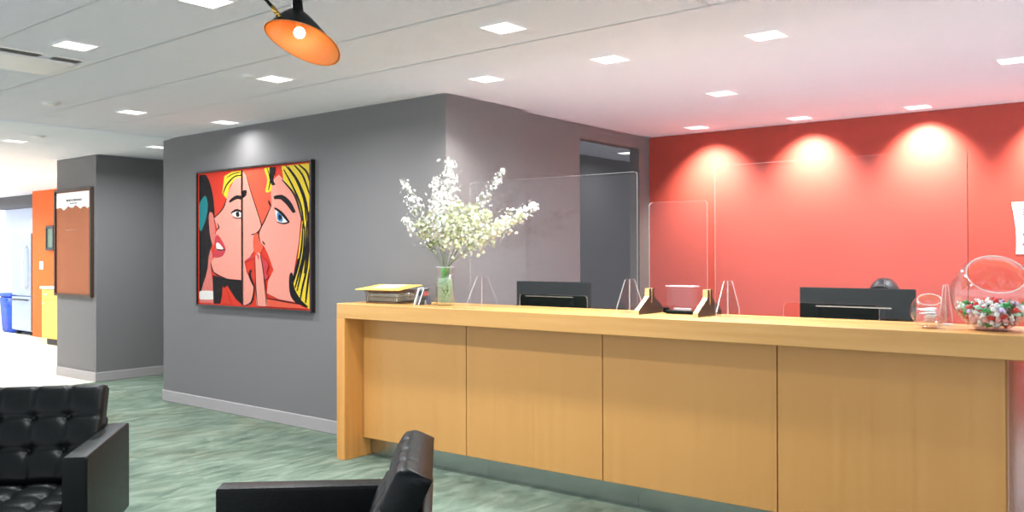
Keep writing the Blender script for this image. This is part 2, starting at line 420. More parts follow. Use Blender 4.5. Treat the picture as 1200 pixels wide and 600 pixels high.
disc(215, 71, .035, 'sprinkler_cover', 'small round flush disc on the ceiling between the air vent and the orange lamp', 'sprinkler cover', .008)
disc(711, 124, .045, 'sprinkler_cover', 'small round flush disc on the ceiling near the grey wall right of the flowers', 'sprinkler cover', .012)
disc(292, 88, .04, 'smoke_detector', 'little round detector on the ceiling touching the light below the orange lamp', 'smoke detector')

# ------------------------------------------------------------------ reception counter
CO = Vector((-4.653, 3.853, 0)); CR = math.radians(1.6); ZT = 1.07; ZS = .968; DEP = .50; CLEN = 5.0
def loc_x(u, ylocal):           # where the vertical plane through image column u crosses the counter line at local depth ylocal
    d = ray(u, CY); d.z = 0
    n_ = Vector((-math.sin(CR), math.cos(CR), 0)); tdir = Vector((math.cos(CR), math.sin(CR), 0))
    q = Vector((CO.x, CO.y, 0)) + n_*ylocal
    k = q.dot(n_)/d.dot(n_); return (d*k-q).dot(tdir)
def cl(lx, ly, z): return Vector((CO.x+lx*math.cos(CR)-ly*math.sin(CR), CO.y+lx*math.sin(CR)+ly*math.cos(CR), z))
def on_counter(u, v):           # local coordinates of a pixel on the counter top
    p = at_z(u, v, ZT)-CO; return (p.x*math.cos(CR)+p.y*math.sin(CR), -p.x*math.sin(CR)+p.y*math.cos(CR))
ctr = thing('reception_counter', 'long honey oak reception counter with steel toe kick before the red wall', 'reception counter', CO, CR)
MB().box(0, CLEN, 0, DEP, ZS, ZT, M['wood_h'], .003, 1).build('countertop', ctr)
MB().box(0, .081, 0, DEP, 0, ZS, M['wood_l'], .002, 1).build('end_leg', ctr)
PY = .165
seams = [.082] + [loc_x(u, PY) for u in (546, 705.5, 910, 1178)]
for a, b in zip(seams, seams[1:]):
    MB().box(a+.003, b-.003, PY, PY+.02, .133, ZS, M['wood_v'], .001, 1).build('front_panel', ctr)
MB().box(.082, seams[-1]-.01, PY+.02, PY+.04, .133, ZS, M['wooddark']).build('backing_board', ctr)
kk = seams[2]+.05
for a, b in ((.082, 1.15), (1.152, 2.21), (2.212, seams[-1])):
    o = MB().box(a, b, PY+.075, PY+.095, 0, .133, M['steel']).build('toe_kick', ctr)
MB().box(.082, seams[-1], PY+.04, DEP-.02, .12, .133, M['wood_h']).build('bottom_board', ctr)
MB().box(seams[-1]-.02, seams[-1]-.001, PY+.04, DEP-.02, .133, ZS, M['wood_v']).build('end_panel', ctr)
o = MB().box(seams[-1]+.002, CLEN-.1, PY+.06, PY+.07, .01, ZS, M['frost']).build('frosted_panel', ctr); o['label'] = 'frosted glass panel'
MB().box(CLEN-.085, CLEN, 0, DEP, 0, ZS, M['wood_l']).build('end_leg', ctr)
# lower work desk behind the counter
dsk = thing('work_desk', 'work desk tucked behind the reception counter, carrying both monitors', 'desk', cl(.65, DEP+.01, 0), CR)
DL = seams[-1]-.75
MB().box(0, DL, 0, .78, .71, .74, M['white'], .003, 1).build('desktop', dsk)
for xx in (.02, DL/2, DL-.06):
    MB().box(xx, xx+.04, .04, .74, 0, .71, M['wood_v']).build('leg', dsk)

# ------------------------------------------------------------------ monitors
def make_monitor(label):
    t = thing('computer_monitor', label, 'monitor', (0, 0, 0), 0, 'black monitors behind the counter')
    W, H, z0 = .61, .36, .11
    mb = MB(); mb.box(-W/2, W/2, -.012, .022, z0, z0+H, M['black'], .004, 2); mb.build('casing', t)
    mb = MB(); b = bmesh.new(); bmesh.ops.create_cube(b, size=1)
    for v in b.verts:
        k = 1 if v.co.y > 0 else .88
        v.co = Vector((v.co.x*.40*k, -.03+v.co.y*.037, z0+.15+v.co.z*.24*k))
    bmesh.ops.bevel(b, geom=b.edges[:], offset=.008, segments=2, affect='EDGES'); mb.merge(b, M['black'])
    mb.box(-.20, .20, -.05, -.047, z0+.255, z0+.262, M['steel'])
    mb.build('rear_housing', t)
    MB().box(-W/2+.012, W/2-.012, .022, .024, z0+.015, z0+H-.012, M['slot']).build('screen', t)
    mb = MB(); mb.box(-.035, .035, -.065, -.035, .012, z0+.2, M['black'], .004, 1); mb.build('stand', t)
    mb = MB(); mb.box(-.12, .12, -.13, .08, 0, .012, M['black'], .004, 1); mb.build('foot', t)
    return t
m1 = make_monitor('black computer monitor seen from behind under the white flowers, left of the other')
p = at_d((606+689)/2, 333, 6.0); m1.location = (p.x, p.y, .741); m1.rotation_euler = (0, 0, CR)
m2 = copy_tree(m1); m2['label'] = 'black computer monitor seen from behind before the red wall, hiding the seated person'
p = at_d((936+1069)/2, 339, 4.72); m2.location = (p.x, p.y, .741); m2.rotation_euler = (0, 0, CR-.02)

# ------------------------------------------------------------------ acrylic screens
GY = .33                                  # distance of the panes behind the counter's front edge
def arc(cx, cy, r, a0, a1, k=4): return [(cx+r*math.cos(a0+(a1-a0)*i/k), cy+r*math.sin(a0+(a1-a0)*i/k)) for i in range(k+1)]
def sneeze_guard(u0, u1, n0, n1, f0, f1, label, dark_end=False):
    xa, xb = loc_x(u0, GY), loc_x(u1, GY)
    t = thing('sneeze_guard', label, 'sneeze guard', cl(xa, GY, ZT), CR, 'tall acrylic screens on the counter')
    W, H = xb-xa, .80
    na, nb = loc_x(n0, GY)-xa, loc_x(n1, GY)-xa; nh = .085
    pts = [(0, 0)] + [(na, 0)] + arc(na+.02, nh-.02, .02, PI, PI/2) + arc(nb-.02, nh-.02, .02, PI/2, 0) + [(nb, 0), (W, 0)]
    pts += arc(W-.02, H-.02, .02, 0, PI/2) + arc(.02, H-.02, .02, PI/2, PI)
    mb = MB(); mb.prism([(x, -.003, z) for x, z in pts], (0, .006, 0), M['acrylic'], M['edge'])
    if dark_end: mb.box(W-.0004, W+.0016, -.0034, .0034, .005, H-.02, M['edgedark'])
    mb.build('panel', t)
    for u in (f0, f1):
        xx = loc_x(u, GY)-xa
        q = [(-.15, 0), (-.15, .03), (-.058, .18), (-.05, .188), (.05, .188), (.058, .18), (.15, .03), (.15, 0)]
        mb = MB(); mb.prism([(xx-.003, y, z+.0005) for y, z in q], (.006, 0, 0), M['acrylic'], M['edge'])
        mb.box(xx-.0035, xx+.0035, -.0045, -.0034, .0, .188, M['edge'])
        mb.build('foot', t)
    return t
sneeze_guard(551, 747, 609, 688, 565, 738, 'tall clear acrylic screen in front of the grey wall, right of the flowers')
sneeze_guard(838, 1134, 918, 1030, 853, 1108, 'tall clear acrylic screen in front of the red wall, at the glass bowls', True)
xa, xb = loc_x(761, GY), loc_x(829, GY)
t = thing('sneeze_guard', 'smaller clear acrylic screen held by two dark wooden feet at mid counter', 'sneeze guard', cl(xa, GY, ZT), CR)
W, H = xb-xa, .62
mb = MB(); mb.prism([(x, -.003, z+.05) for x, z in [(0, 0), (W, 0)]+arc(W-.02, H-.07, .02, 0, PI/2)+arc(.02, H-.07, .02, PI/2, PI)], (0, .006, 0), M['acrylic'], M['edge']); mb.build('panel', t)
for xx in (0.0, W):
    q = [(-.15, 0), (-.15, .022), (-.045, .085), (-.03, .098), (-.03, .14), (-.006, .14), (-.006, .06), (.006, .06), (.006, .14), (.03, .14), (.03, .098), (.045, .085), (.15, .022), (.15, 0)]
    mb = MB(); mb.prism([(xx-.014, y, z) for y, z in q], (.028, 0, 0), M['wooddark'], M['woodpale']); mb.build('foot', t)

# clear card holder with a black base between the wooden feet
lx, ly = on_counter(798, 366.5); ly = .30
t = thing('card_holder', 'low clear card rack on a black base between the two wooden feet', 'card holder', cl(loc_x(797, .36), .385, ZT), CR)
MB().box(-.085, .085, -.035, .035, 0, .018, M['black'], .003, 1).build('base', t)
mb = MB(); mb.box(-.08, .08, -.03, -.027, .018, .15, M['acrylic']); mb.box(-.08, .08, .027, .03, .018, .15, M['acrylic'])
mb.build('clear_pocket', t)
mb = MB()
for yy in (-.0285, .0285): mb.box(-.088, .088, yy-.003, yy+.003, .15, .157, M['edge'], .001, 1)  # milky bars imitate the glints along the pocket's top edges
mb.build('rim', t)
t2 = MB()
for k in range(9): t2.ball((-.045+k*.0115, 0, .026), .0075, M['edge'], 8, 6)  # small milky balls stand in for glints low in the rack
o = t2.build('glint_row', t); o['label'] = 'row of milky dots standing in for glints'
# small black clip
o = MB().box(-.012, .012, -.02, .02, 0, .03, M['black'], .003, 1).build('binder_clip'); o.location = cl(loc_x(779.5, .42), .435, ZT); tag(o, 'tiny black block on the counter behind the left wooden foot', 'block')

# ------------------------------------------------------------------ basket, envelope, booklets
BX, BY = loc_x(458, .25), .25
t = thing('wire_basket', 'shallow dark wire basket holding papers at the left end of the counter', 'basket', cl(BX, BY, ZT), CR+.06)
w, d, hh = .155, .11, .085
mb = MB()
def rect(wi, di, z): return [(-wi, -di, z), (wi, -di, z), (wi, di, z), (-wi, di, z)]
def loop(wi, di, z, r, m_):
    pts = []
    for (cx, cy), a in (((wi-.02, di-.02), 0), ((-wi+.02, di-.02), PI/2), ((-wi+.02, -di+.02), PI), ((wi-.02, -di+.02), 3*PI/2)):
        pts += [(x, y, z) for x, y in arc(cx, cy, .02, a, a+PI/2, 4)]
    mb.tube(pts, r, m_, 6, closed=True)
loop(w, d, hh, .004, M['wire']); loop(w*.92, d*.92, .006, .004, M['wire']); loop(w*.96, d*.96, .045, .002, M['wire'])
for i in range(17):
    x = -w*.9+i*w*1.8/16
    for s in (-1, 1): mb.tube([(x, s*d, hh), (x*.93, s*d*.92, .006)], .0028, M['wire'], 5)
    mb.tube([(x*.93, -d*.92, .006), (x*.93, d*.92, .006)], .002, M['wire'], 5)
for i in range(11):
    y = -d*.85+i*d*1.7/10
    for s in (-1, 1): mb.tube([(s*w, y, hh), (s*w*.92, y*.93, .006)], .0028, M['wire'], 5)
mb.build('wire_body', t)
for s in (-1, 1):
    mb = MB()
    mb.tube([(s*w, -.045, hh-.01), (s*(w+.03), -.04, hh-.018), (s*(w+.035), 0, hh-.02), (s*(w+.03), .04, hh-.018), (s*w, .045, hh-.01)], .005, M['chrome'], 8)
    o = mb.build('handle', t); o['label'] = 'bright metal handle'
mb = MB(); mb.box(-w*.88, w*.88, -d*.88, d*.88, .012, .07, M['linen'], .008, 2); o = mb.build('liner', t); o['label'] = 'pale cloth liner'
o = MB().box(-.19, .19, -.135, .135, 0, .006, M['manila'], .002, 1).build('envelope'); q = cl(BX-.02, BY, ZT+hh+.018); o.location = q; o.rotation_euler = (.10, 0.0, CR+.12)
tag(o, 'manila envelope lying across the top of the wire basket', 'envelope')
o = MB().box(-.09, .11, -.07, .09, 0, .001, M['paper']).build('paper_sheet'); o.location = q+Vector((-.01, .01, .0078)); o.rotation_euler = (.10, 0, CR+.3)
tag(o, 'white sheet of paper on the manila envelope', 'paper')
def booklet(u, ly, cov, label, tilt, hgt=.115):
    t = thing('booklet', label, 'booklet', cl(loc_x(u, ly), ly, ZT+.001), CR+.35, 'leaning booklets beside the vase')
    tf = Matrix.Rotation(tilt, 4, 'Y')
    mb = MB(); mb.box(-.004, .004, -.04, .04, 0, hgt, M['paper'], .0005, 1, tf=tf); mb.build('pages', t)
    mb = MB(); mb.box(.0041, .0055, -.041, .041, 0, hgt+.001, cov, tf=tf); mb.box(-.0055, -.0041, -.041, .041, 0, hgt+.001, cov, tf=tf)
    mb.box(.0056, .0059, -.03, .03, hgt*.55, hgt*.85, M['pinkcard'] if cov is M['bluegrey'] else M['bluegrey'], tf=tf)
    mb.build('cover', t); return t
booklet(488, .20, M['paper'], 'white booklet leaning beside the wire basket', .30)
booklet(493, .19, M['bluegrey'], 'blue grey booklet leaning behind the white one beside the vase', .34)
booklet(502, .27, M['bluegrey'], 'thin dark booklet leaning closest to the glass vase', -.26, .105)

# ------------------------------------------------------------------ vase and flowers
vx, vy = loc_x(521.5, .25), .25
VP = cl(vx, vy, ZT)
t = thing('glass_vase', 'clear glass cylinder vase of glass beads holding white flower sprays', 'vase', VP, CR)
mb = MB(); R0 = .061
mb.lathe([(0, 0), (R0, 0), (R0, .25), (R0-.0015, .252), (R0-.004, .25), (R0-.004, .012), (0, .012)], M['glass'], 40); mb.build('vessel', t)
mb = MB(); mb.lathe([(R0+.0003, .247), (R0+.001, .2505), (R0-.002, .2535), (R0-.0045, .2505), (R0-.0043, .247)], M['edge'], 40); mb.build('rim', t)
bead = MB(); rnd = random.Random(3)
pts = []
for i in range(2200):
    a, r, z = rnd.random()*2*PI, (R0-.013)*math.sqrt(rnd.random()), .021+rnd.random()*.155
    c = Vector((r*math.cos(a), r*math.sin(a), z))
    if all((c-q).length > .0145 for q in pts): pts.append(c)
bm_bead = M['beads'] = thin_glass('clear_beads', (.82, .93, .85), 1.5, .05, extra=.34, milk=(.85, .95, .87))
for c in pts: bead.ball(c, .0078, bm_bead, 8, 6)
o = bead.build('glass_beads', t); o['kind'] = 'stuff'; o['label'] = 'clear glass beads filling the vase'
# flower sprays: each one a thing with a stem, blossoms and a few leaves
vd = (VP-C0).dot(_f)
def spray(u, v, dz, label, n_b, size, col, wide, start=.45, seed=0):
    rg = random.Random(seed*17+5)
    tip = at_y(u, v, VP.y+dz); n_b = int(n_b*2.6); wide *= 1.12; size *= .74
    a = rg.random()*2*PI
    b0 = VP+Vector((.024*math.cos(a), .024*math.sin(a), .17))
    m_dir = (tip-VP); m_dir.z = 0
    b1 = VP+Vector((m_dir.x*.10, m_dir.y*.10, .262))
    if Vector((b1.x-VP.x, b1.y-VP.y)).length > .045:
        k = .045/Vector((b1.x-VP.x, b1.y-VP.y)).length; b1.x = VP.x+(b1.x-VP.x)*k; b1.y = VP.y+(b1.y-VP.y)*k
    c1 = b1.lerp(tip, .5)+Vector((0, 0, .05))
    path = []
    for i in range(15):
        s = i/14
        p_ = b1*(1-s)**2+c1*2*s*(1-s)+tip*s*s; path.append(p_)
    t = thing('flower_spray', label, 'flower spray', VP+Vector((0, 0, .2)), 0, 'white flower sprays in the glass vase')
    O = VP+Vector((0, 0, .2))
    mb = MB(); mb.tube([b0-O]+[p_-O for p_ in path], .0032, M['stem'], 6, r2=.0014)
    for i in range(10):
        s = rg.uniform(.45, 1.0); p0 = path[int(s*14)]
        e = Vector((rg.gauss(0, 1), rg.gauss(0, 1), rg.gauss(.3, 1))).normalized()*wide*.9
        mb.tube([p0-O, p0+e*.5-O+Vector((0, 0, .004)), p0+e-O], .0012, M['stem'], 4)
    mb.build('stem', t)
    mb = MB()
    for i in range(n_b):
        s = start+(1.02-start)*rg.random()
        k = min(13.99, s*14); i0 = int(k); p0 = path[i0].lerp(path[i0+1], k-i0)
        taper = 1.0 if s < .75 else 1-(s-.75)/.27*.72
        e = Vector((rg.gauss(0, 1), rg.gauss(0, 1), rg.gauss(0, .8)))*wide*.62*taper
        c = p0+e-O; nrm = (e.normalized()+Vector((rg.gauss(0, .4), rg.gauss(0, .4), .2+rg.gauss(0, .4)))).normalized()
        rot = nrm.to_track_quat('Z', 'Y').to_matrix().to_4x4()
        sz = size*rg.uniform(.65, 1.15)
        mm = col if rg.random() < .8 else M['petal']
        for k in range(5):
            tf = Matrix.Translation(c) @ rot @ Matrix.Rotation(2*PI*k/5+i, 4, 'Z')
            L = [Vector((0, 0, 0)), Vector((sz*.5, -sz*.32, sz*.22)), Vector((sz, 0, sz*.2)), Vector((sz*.5, sz*.32, sz*.22))]
            mb.quad([tf @ q for q in L], mm, True)
    o = mb.build('blossoms', t); o['kind'] = 'stuff'
    mb = MB()
    for i in range(7):
        s = rg.uniform(.3, .7); p0 = path[int(s*14)]-O
        e = Vector((rg.gauss(0, 1), rg.gauss(0, 1), rg.gauss(.2, .6))).normalized()*rg.uniform(.04, .07)
        sd = e.cross(Vector((0, 0, 1))).normalized()*.009
        mb.quad([p0, p0+e*.5+sd, p0+e, p0+e*.5-sd], M['leaf'], True)
    o = mb.build('leaves', t); o['kind'] = 'stuff'
    return t
W_, G_ = M['petal'], M['petalg']
spray(472, 211, 0.02, 'white flower spray reaching farthest up to the left', 46, .019, W_, .045, .52, 1)
spray(474, 257, -0.10, 'white flower spray lowest on the left side of the bouquet', 34, .018, W_, .045, .6, 2)
spray(527, 189, 0.00, 'white flower spray standing tallest and straight up from the vase', 110, .019, W_, .055, .35, 3)
spray(510, 208, 0.05, 'white flower spray just left of the tallest one', 70, .018, W_, .05, .4, 4)
spray(590, 199, -0.06, 'white flower spray reaching up to the right against the grey wall', 50, .018, W_, .036, .48, 5)
spray(628, 240, -0.13, 'white flower spray stretching farthest out to the right', 85, .018, W_, .05, .5, 6)
spray(612, 252, -0.10, 'greenish white flower spray below the one farthest right', 80, .018, G_, .055, .45, 7)
spray(590, 262, -0.22, 'cream flower spray low on the right of the bouquet', 85, .019, G_, .06, .4, 8)
spray(556, 242, -0.07, 'cream flower spray in the middle right of the bouquet', 100, .019, G_, .065, .3, 9)
spray(536, 240, -0.14, 'cream flower spray in the very middle of the bouquet', 110, .019, G_, .07, .3, 10)
spray(505, 250, 0.04, 'green tinted flower spray in the middle left of the bouquet', 100, .018, G_, .065, .35, 11)
spray(492, 262, -0.08, 'greenish flower spray low on the left of the bouquet', 60, .018, G_, .055, .5, 12)
spray(572, 250, -0.12, 'cream flower spray at the heart of the right half', 100, .018, G_, .065, .35, 13)
spray(515, 228, -0.10, 'white flower spray in front of the tallest one', 90, .019, W_, .06, .4, 14)
mb = MB(); rg = random.Random(9)
for i in range(10):
    a = 2*PI*i/10; mb.tube([(.02*math.cos(a), .02*math.sin(a), .06), (.018*math.cos(a+.4), .018*math.sin(a+.4), .2), (.022*math.cos(a+.6), .022*math.sin(a+.6), .25)], .0035, M['stemg'], 6)
o = mb.build('green_stems', t)
o['label'] = 'bundle of fresh green stems'

# ------------------------------------------------------------------ glass bowls
def bowl(name, label, u, vb, r, wall, tilt, yaw, cut, g=None):
    p = at_z(u, vb, ZT)
    t = thing(name, label, 'bowl', (p.x, p.y, ZT), 0)
    cz = r*.97
    b = bmesh.new(); bmesh.ops.create_uvsphere(b, u_segments=56, v_segments=36, radius=r)
    nrm = Vector((math.sin(tilt)*math.cos(yaw), math.sin(tilt)*math.sin(yaw), math.cos(tilt)))
    bmesh.ops.bisect_plane(b, geom=b.verts[:]+b.edges[:]+b.faces[:], plane_co=nrm*cut*r, plane_no=nrm, clear_outer=True)
    rimv = [v for v in b.verts if v.is_boundary]
    for v in b.verts:
        v.co.z = max(v.co.z, -r*.97)
    ang = []
    xa_ = nrm.orthogonal().normalized(); ya_ = nrm.cross(xa_)
    rv = sorted(((math.atan2(v.co.dot(ya_), v.co.dot(xa_)), v.co.copy()) for v in rimv), key=lambda q: q[0])
    b2 = b.copy()
    for v in b2.verts: v.co *= (r-wall)/r
    mb = MB(); tf = Matrix.Translation((0, 0, cz))
    mb.merge(b, M['glass'], tf, True)
    for f in b2.faces: f.normal_flip()
    mb.merge(b2, M['glass'], tf, True); mb.build('vessel', t)
    mb = MB(); mb.tube([q[1]*(r-wall/2)/r+Vector((0, 0, cz)) for q in rv], wall*.75, M['edge'], 8, closed=True); mb.build('rim', t)
    mb = MB(); mb.lathe([(0, .0), (r*.42, .0), (r*.44, .004), (r*.40, .010), (0, .011)], M['glass'], 40); mb.build('foot', t)
    return t, Vector((p.x, p.y, ZT+cz))
BR = .163
big, bc = bowl('fishbowl', 'big round glass fishbowl of wrapped candies at the right edge', 1163, 387.0, BR, .004, .75, math.radians(-70), .72)
sm_r = .078
small, sc_ = bowl('fishbowl', 'small round glass bowl of white cards beside the candy bowl', 1089, 384.5, sm_r, .003, .5, math.radians(-75), .78)
# candies settle in the bowl
import numpy as np
rs = np.random.RandomState(4); NC = 215; cr = .0148
X = rs.uniform(-.09, .09, (NC, 3)); X[:, 2] = rs.uniform(-.10, .08, NC)
RI = BR-.006
for it in range(700):
    X[:, 2] -= .0012 if it < 560 else 0
    for _ in range(2):
        D = X[:, None, :]-X[None, :, :]; dist = np.sqrt((D**2).sum(-1))+1e-9; np.fill_diagonal(dist, 1)
        ov = np.clip(2*cr-dist, 0, None); X += (D/dist[..., None]*(ov*.35)[..., None]).sum(1)
        rr = np.linalg.norm(X, axis=1); k = np.minimum(1, (RI-cr)/np.maximum(rr, 1e-9)); X *= k[:, None]
        X[:, 2] = np.maximum(X[:, 2], -RI*.90+cr*.6)
cols = [('white', (236, 236, 232), 27), ('red', (206, 30, 40), 17), ('pink', (238, 176, 176), 12), ('green', (34, 150, 74), 11), ('pale green', (176, 224, 198), 14), ('black', (34, 32, 34), 13), ('clear lilac', (206, 190, 226), 9)]
cand = []
def candy_mesh(nm, rgb):
    m = mat(nm.replace(' ', '_')+'_candy_wrapper', rgb, .3, noise=.15, nscale=200)
    mb = MB(); mb.ball((0, 0, 0), .0105, m, 10, 8, (1.15, 1, 1))
    for s in (-1, 1):
        mb.lathe([(.0022, .0), (.0035, .004), (.0068, .0085), (.0062, .0088), (.0028, .0045)], m, 8, tf=Matrix.Translation((s*.0098, 0, 0)) @ Matrix.Rotation(s*PI/2, 4, 'Y') @ Matrix.Scale(.55, 4, (0, 1, 0)))
    me = bpy.data.meshes.new('wrapped_candy'); mb.bm.to_mesh(me); mb.bm.free(); me.materials.append(m); return me
cm = [(n_, candy_mesh(n_, c_), w_) for n_, c_, w_ in cols]
bag = []
for n_, me, w_ in cm: bag += [(n_, me)]*w_
order = sorted(range(NC), key=lambda i: X[i, 2])
for i in order:
    n_, me = rs_choice = bag[rs.randint(len(bag))]
    if X[i, 2] < -.085: n_, me = [q for q in bag if q[0] in ('pink', 'red', 'white', 'green')][rs.randint(60)]
    o = bpy.data.objects.new('wrapped_candy', me); COL.objects.link(o)
    o.location = bc+Vector(X[i]); o.rotation_euler = tuple(rs.uniform(-3, 3, 3))
    tag(o, 'one of the %s wrapped candies heaped in the big fishbowl' % n_, 'candy', '%s wrapped candies in the big fishbowl' % n_)
# cards in the small bowl
rs2 = random.Random(5)
for k in range(6):
    o = MB().box(-.036, .036, -.022, .022, -.0004, .0004, M['paper'], 0).build('business_card')
    o.location = sc_+Vector((rs2.uniform(-.008, .008), rs2.uniform(-.008, .008), -.045+k*.011)); o.rotation_euler = (rs2.uniform(-.12, .12), rs2.uniform(-.15, .15), rs2.uniform(0, 3))
    tag(o, 'one of the white cards lying inside the small glass bowl', 'card', 'white cards in the small glass bowl')
o = MB().prism([(-.03, -.02, 0), (.03, -.02, 0), (.0, .025, 0)], (0, 0, .006), M['paper']).build('paper_slip')
p = at_z(1111, 381, ZT); o.location = (p.x, p.y, ZT+.0005); tag(o, 'little white folded slip on the counter between the two glass bowls', 'paper')

# ------------------------------------------------------------------ armchairs
def cushion(W, D, T, nx, ny, m, buttons=True):
    """tufted slab: x width, y length, z thickness (tufted face at +z); returns mesh builder and button spots"""
    mb = MB(); GX, GYn = nx*10, ny*10
    def hgt(i, j):
        u, v = i/GX*nx, j/GYn*ny
        du, dv = abs(u-round(u)), abs(v-round(v))
        inx = 0 < round(u) < nx; iny = 0 < round(v) < ny
        h_ = 0
        if inx: h_ -= .0085*math.exp(-(du/.055)**2)
        if iny: h_ -= .0085*math.exp(-(dv/.055)**2)
        if inx and iny: h_ -= .022*math.exp(-((du**2+dv**2)/.03))
        h_ += .008*math.sin(PI*(u % 1.0 if u < nx else 1))*math.sin(PI*(v % 1.0 if v < ny else 1))
        ex = min(i, GX-i)/GX*W; ey = min(j, GYn-j)/GYn*D
        rr = .03
        for e in (ex, ey):
            if e < rr: h_ -= rr*.8*(1-math.sqrt(max(0, 1-(1-e/rr)**2)))
        return h_
    top = [[mb.bm.verts.new((-W/2+W*i/GX, -D/2+D*j/GYn, T+hgt(i, j))) for i in range(GX+1)] for j in range(GYn+1)]
    bot = [[mb.bm.verts.new((-W/2+W*i/GX, -D/2+D*j/GYn, 0)) for i in range(GX+1)] for j in range(GYn+1)]
    fs = []
    for j in range(GYn):
        for i in range(GX):
            fs.append(mb.bm.faces.new((top[j][i], top[j][i+1], top[j+1][i+1], top[j+1][i])))
            fs.append(mb.bm.faces.new((bot[j][i], bot[j+1][i], bot[j+1][i+1], bot[j][i+1])))
    for i in range(GX):
        fs.append(mb.bm.faces.new((bot[0][i], bot[0][i+1], top[0][i+1], top[0][i]))); fs.append(mb.bm.faces.new((bot[GYn][i+1], bot[GYn][i], top[GYn][i], top[GYn][i+1])))
    for j in range(GYn):
        fs.append(mb.bm.faces.new((bot[j+1][0], bot[j][0], top[j][0], top[j+1][0]))); fs.append(mb.bm.faces.new((bot[j][GX], bot[j+1][GX], top[j+1][GX], top[j][GX])))
    mb._fin(fs, m, True)
    spots = [(-W/2+W*a/nx, -D/2+D*b/ny, T-.034) for a in range(1, nx) for b in range(1, ny)]
    return mb, spots
LM = M['leather']
bt = MB(); bt.ball((0, 0, 0), .012, LM, 14, 8, (1, 1, .6)); bt_me = bpy.data.meshes.new('button'); bt.bm.to_mesh(bt_me); bt.bm.free(); bt_me.materials.append(LM)
for p_ in bt_me.polygons: p_.use_smooth = True
def add_buttons(parent, spots):
    for s in spots:
        b = bpy.data.objects.new('button', bt_me); COL.objects.link(b); b.parent = parent; b.location = (s[0], s[1], s[2]+.008)
def make_chair(label):
    t = thing('armchair', label, 'armchair', (0, 0, 0), 0, 'black leather armchairs')
    WI, AW, D = .58, .095, .72
    # local: the sitter looks to -y; front at y=-D/2
    for s in (-1, 1):
        xa, xb = (WI/2, WI/2+AW) if s > 0 else (-WI/2-AW, -WI/2)
        mb = MB(); mb.box(xa, xb, -D/2, D/2, .205, .605, LM, .012, 3); mb.build('arm', t)
    mb = MB(); mb.box(-WI/2, WI/2, -D/2+.01, D/2-.02, .205, .29, LM, .01, 2); mb.build('seat_base', t)
    rc = math.radians(25)
    mb = MB(); mb.box(-WI/2+.002, WI/2-.002, -.04, 0, 0, .36, LM, .012, 2, tf=Matrix.Translation((0, D/2-.10, .29)) @ Matrix.Rotation(-math.radians(20), 4, 'X')); mb.build('back_frame', t)
    mb, sp = cushion(WI-.01, .60, .10, 4, 4, LM)
    sc = mb.build('seat_cushion', t); sc.location = (0, -.075, .29); add_buttons(sc, sp)
    mb, sp = cushion(WI+.0, .45, .10, 4, 3, LM)
    bc_ = mb.build('back_cushion', t)
    # tufted face towards the sitter (-y), leaning back
    bc_.matrix_local = Matrix.Translation((0, D/2-.072, .562)) @ Matrix.Rotation(PI/2-rc, 4, 'X')
    add_buttons(bc_, sp)
    for sx in (-1, 1):
        for sy in (-1, 1):
            mb = MB(); mb.box(sx*.30-.0125, sx*.30+.0125, sy*.30-.0125, sy*.30+.0125, 0, .205, M['chrome'], .002, 1); mb.build('leg', t)
    for sy in (-1, 1):
        MB().box(-.2875, .2875, sy*.30-.0125, sy*.30+.0125, .18, .205, M['chrome'], .002, 1).build('rail', t)
    return t
ch = make_chair('black tufted leather armchair facing the viewer, cut by the left edge')
ch.location = (-3.97, 1.53, 0); ch.rotation_euler = (0, 0, math.radians(50.5))
ch2 = copy_tree(ch); ch2['label'] = 'black tufted leather armchair seen from its side at the bottom, below the counter'
ch2.location = (-2.165, 1.685, 0); ch2.rotation_euler = (0, 0, math.radians(-46.5))

# ------------------------------------------------------------------ ceiling lamp with the orange shade
LD = 3.1
cen = at_d(354, 49, LD)
def camv(r, dn, tw): return (R_*r - U_*dn - _f*tw)
nrm = camv(-.29, .81, .51).normalized()
maj = camv(.94, .34, 0); maj = (maj-nrm*maj.dot(nrm)).normalized(); mnr = nrm.cross(maj)
apex = at_d(349, 13, LD+.05)
canopy = at_z(225, -95, CEIL); canopy.z = CEIL
t = thing('ceiling_lamp', 'black jointed ceiling lamp with a tilted shade, glowing orange inside', 'ceiling lamp', canopy)
inv = Matrix.Translation(-canopy)
A_, B_ = .145, .096
def shade_pt(s, th, off=0):
    # s=0 rim .. 1 neck
    rim = cen + maj*(A_*math.cos(th)) + mnr*(B_*math.sin(th)*(1+.16*math.cos(th)))
    c = cen.lerp(apex, s**1.15)
    k = (1-s)**.72*.88+.12
    return c + (rim-cen)*(k*(1-off)) - nrm*(-off*.03)
mb = MB(); SEG, RN = 48, 14
def shell(off, m, flip):
    rows = [[mb.bm.verts.new(shade_pt(i/RN*.97, 2*PI*k/SEG, off)-canopy) for k in range(SEG)] for i in range(RN+1)]
    fs = []
    for i in range(RN):
        for k in range(SEG):
            q = (rows[i][k], rows[i][(k+1) % SEG], rows[i+1][(k+1) % SEG], rows[i+1][k])
            fs.append(mb.bm.faces.new(q[::-1] if flip else q))
    fs.append(mb.bm.faces.new(rows[-1]))
    mb._fin(fs, m, True); return rows[0]
ra = shell(0, M['lampblack'], False); sh = mb.build('shade', t)
mb = MB(); rb_ = shell(.03, M['lamporange'], True); o = mb.build('shade_lining', t); o['label'] = 'orange enamel inside of the shade'
mb = MB(); mb.tube([shade_pt(0, 2*PI*k/64)-canopy for k in range(64)], .002, M['lamporange'], 6, closed=True); mb.build('shade_edge', t)
nk = at_d(347.5, -9, LD+.05)
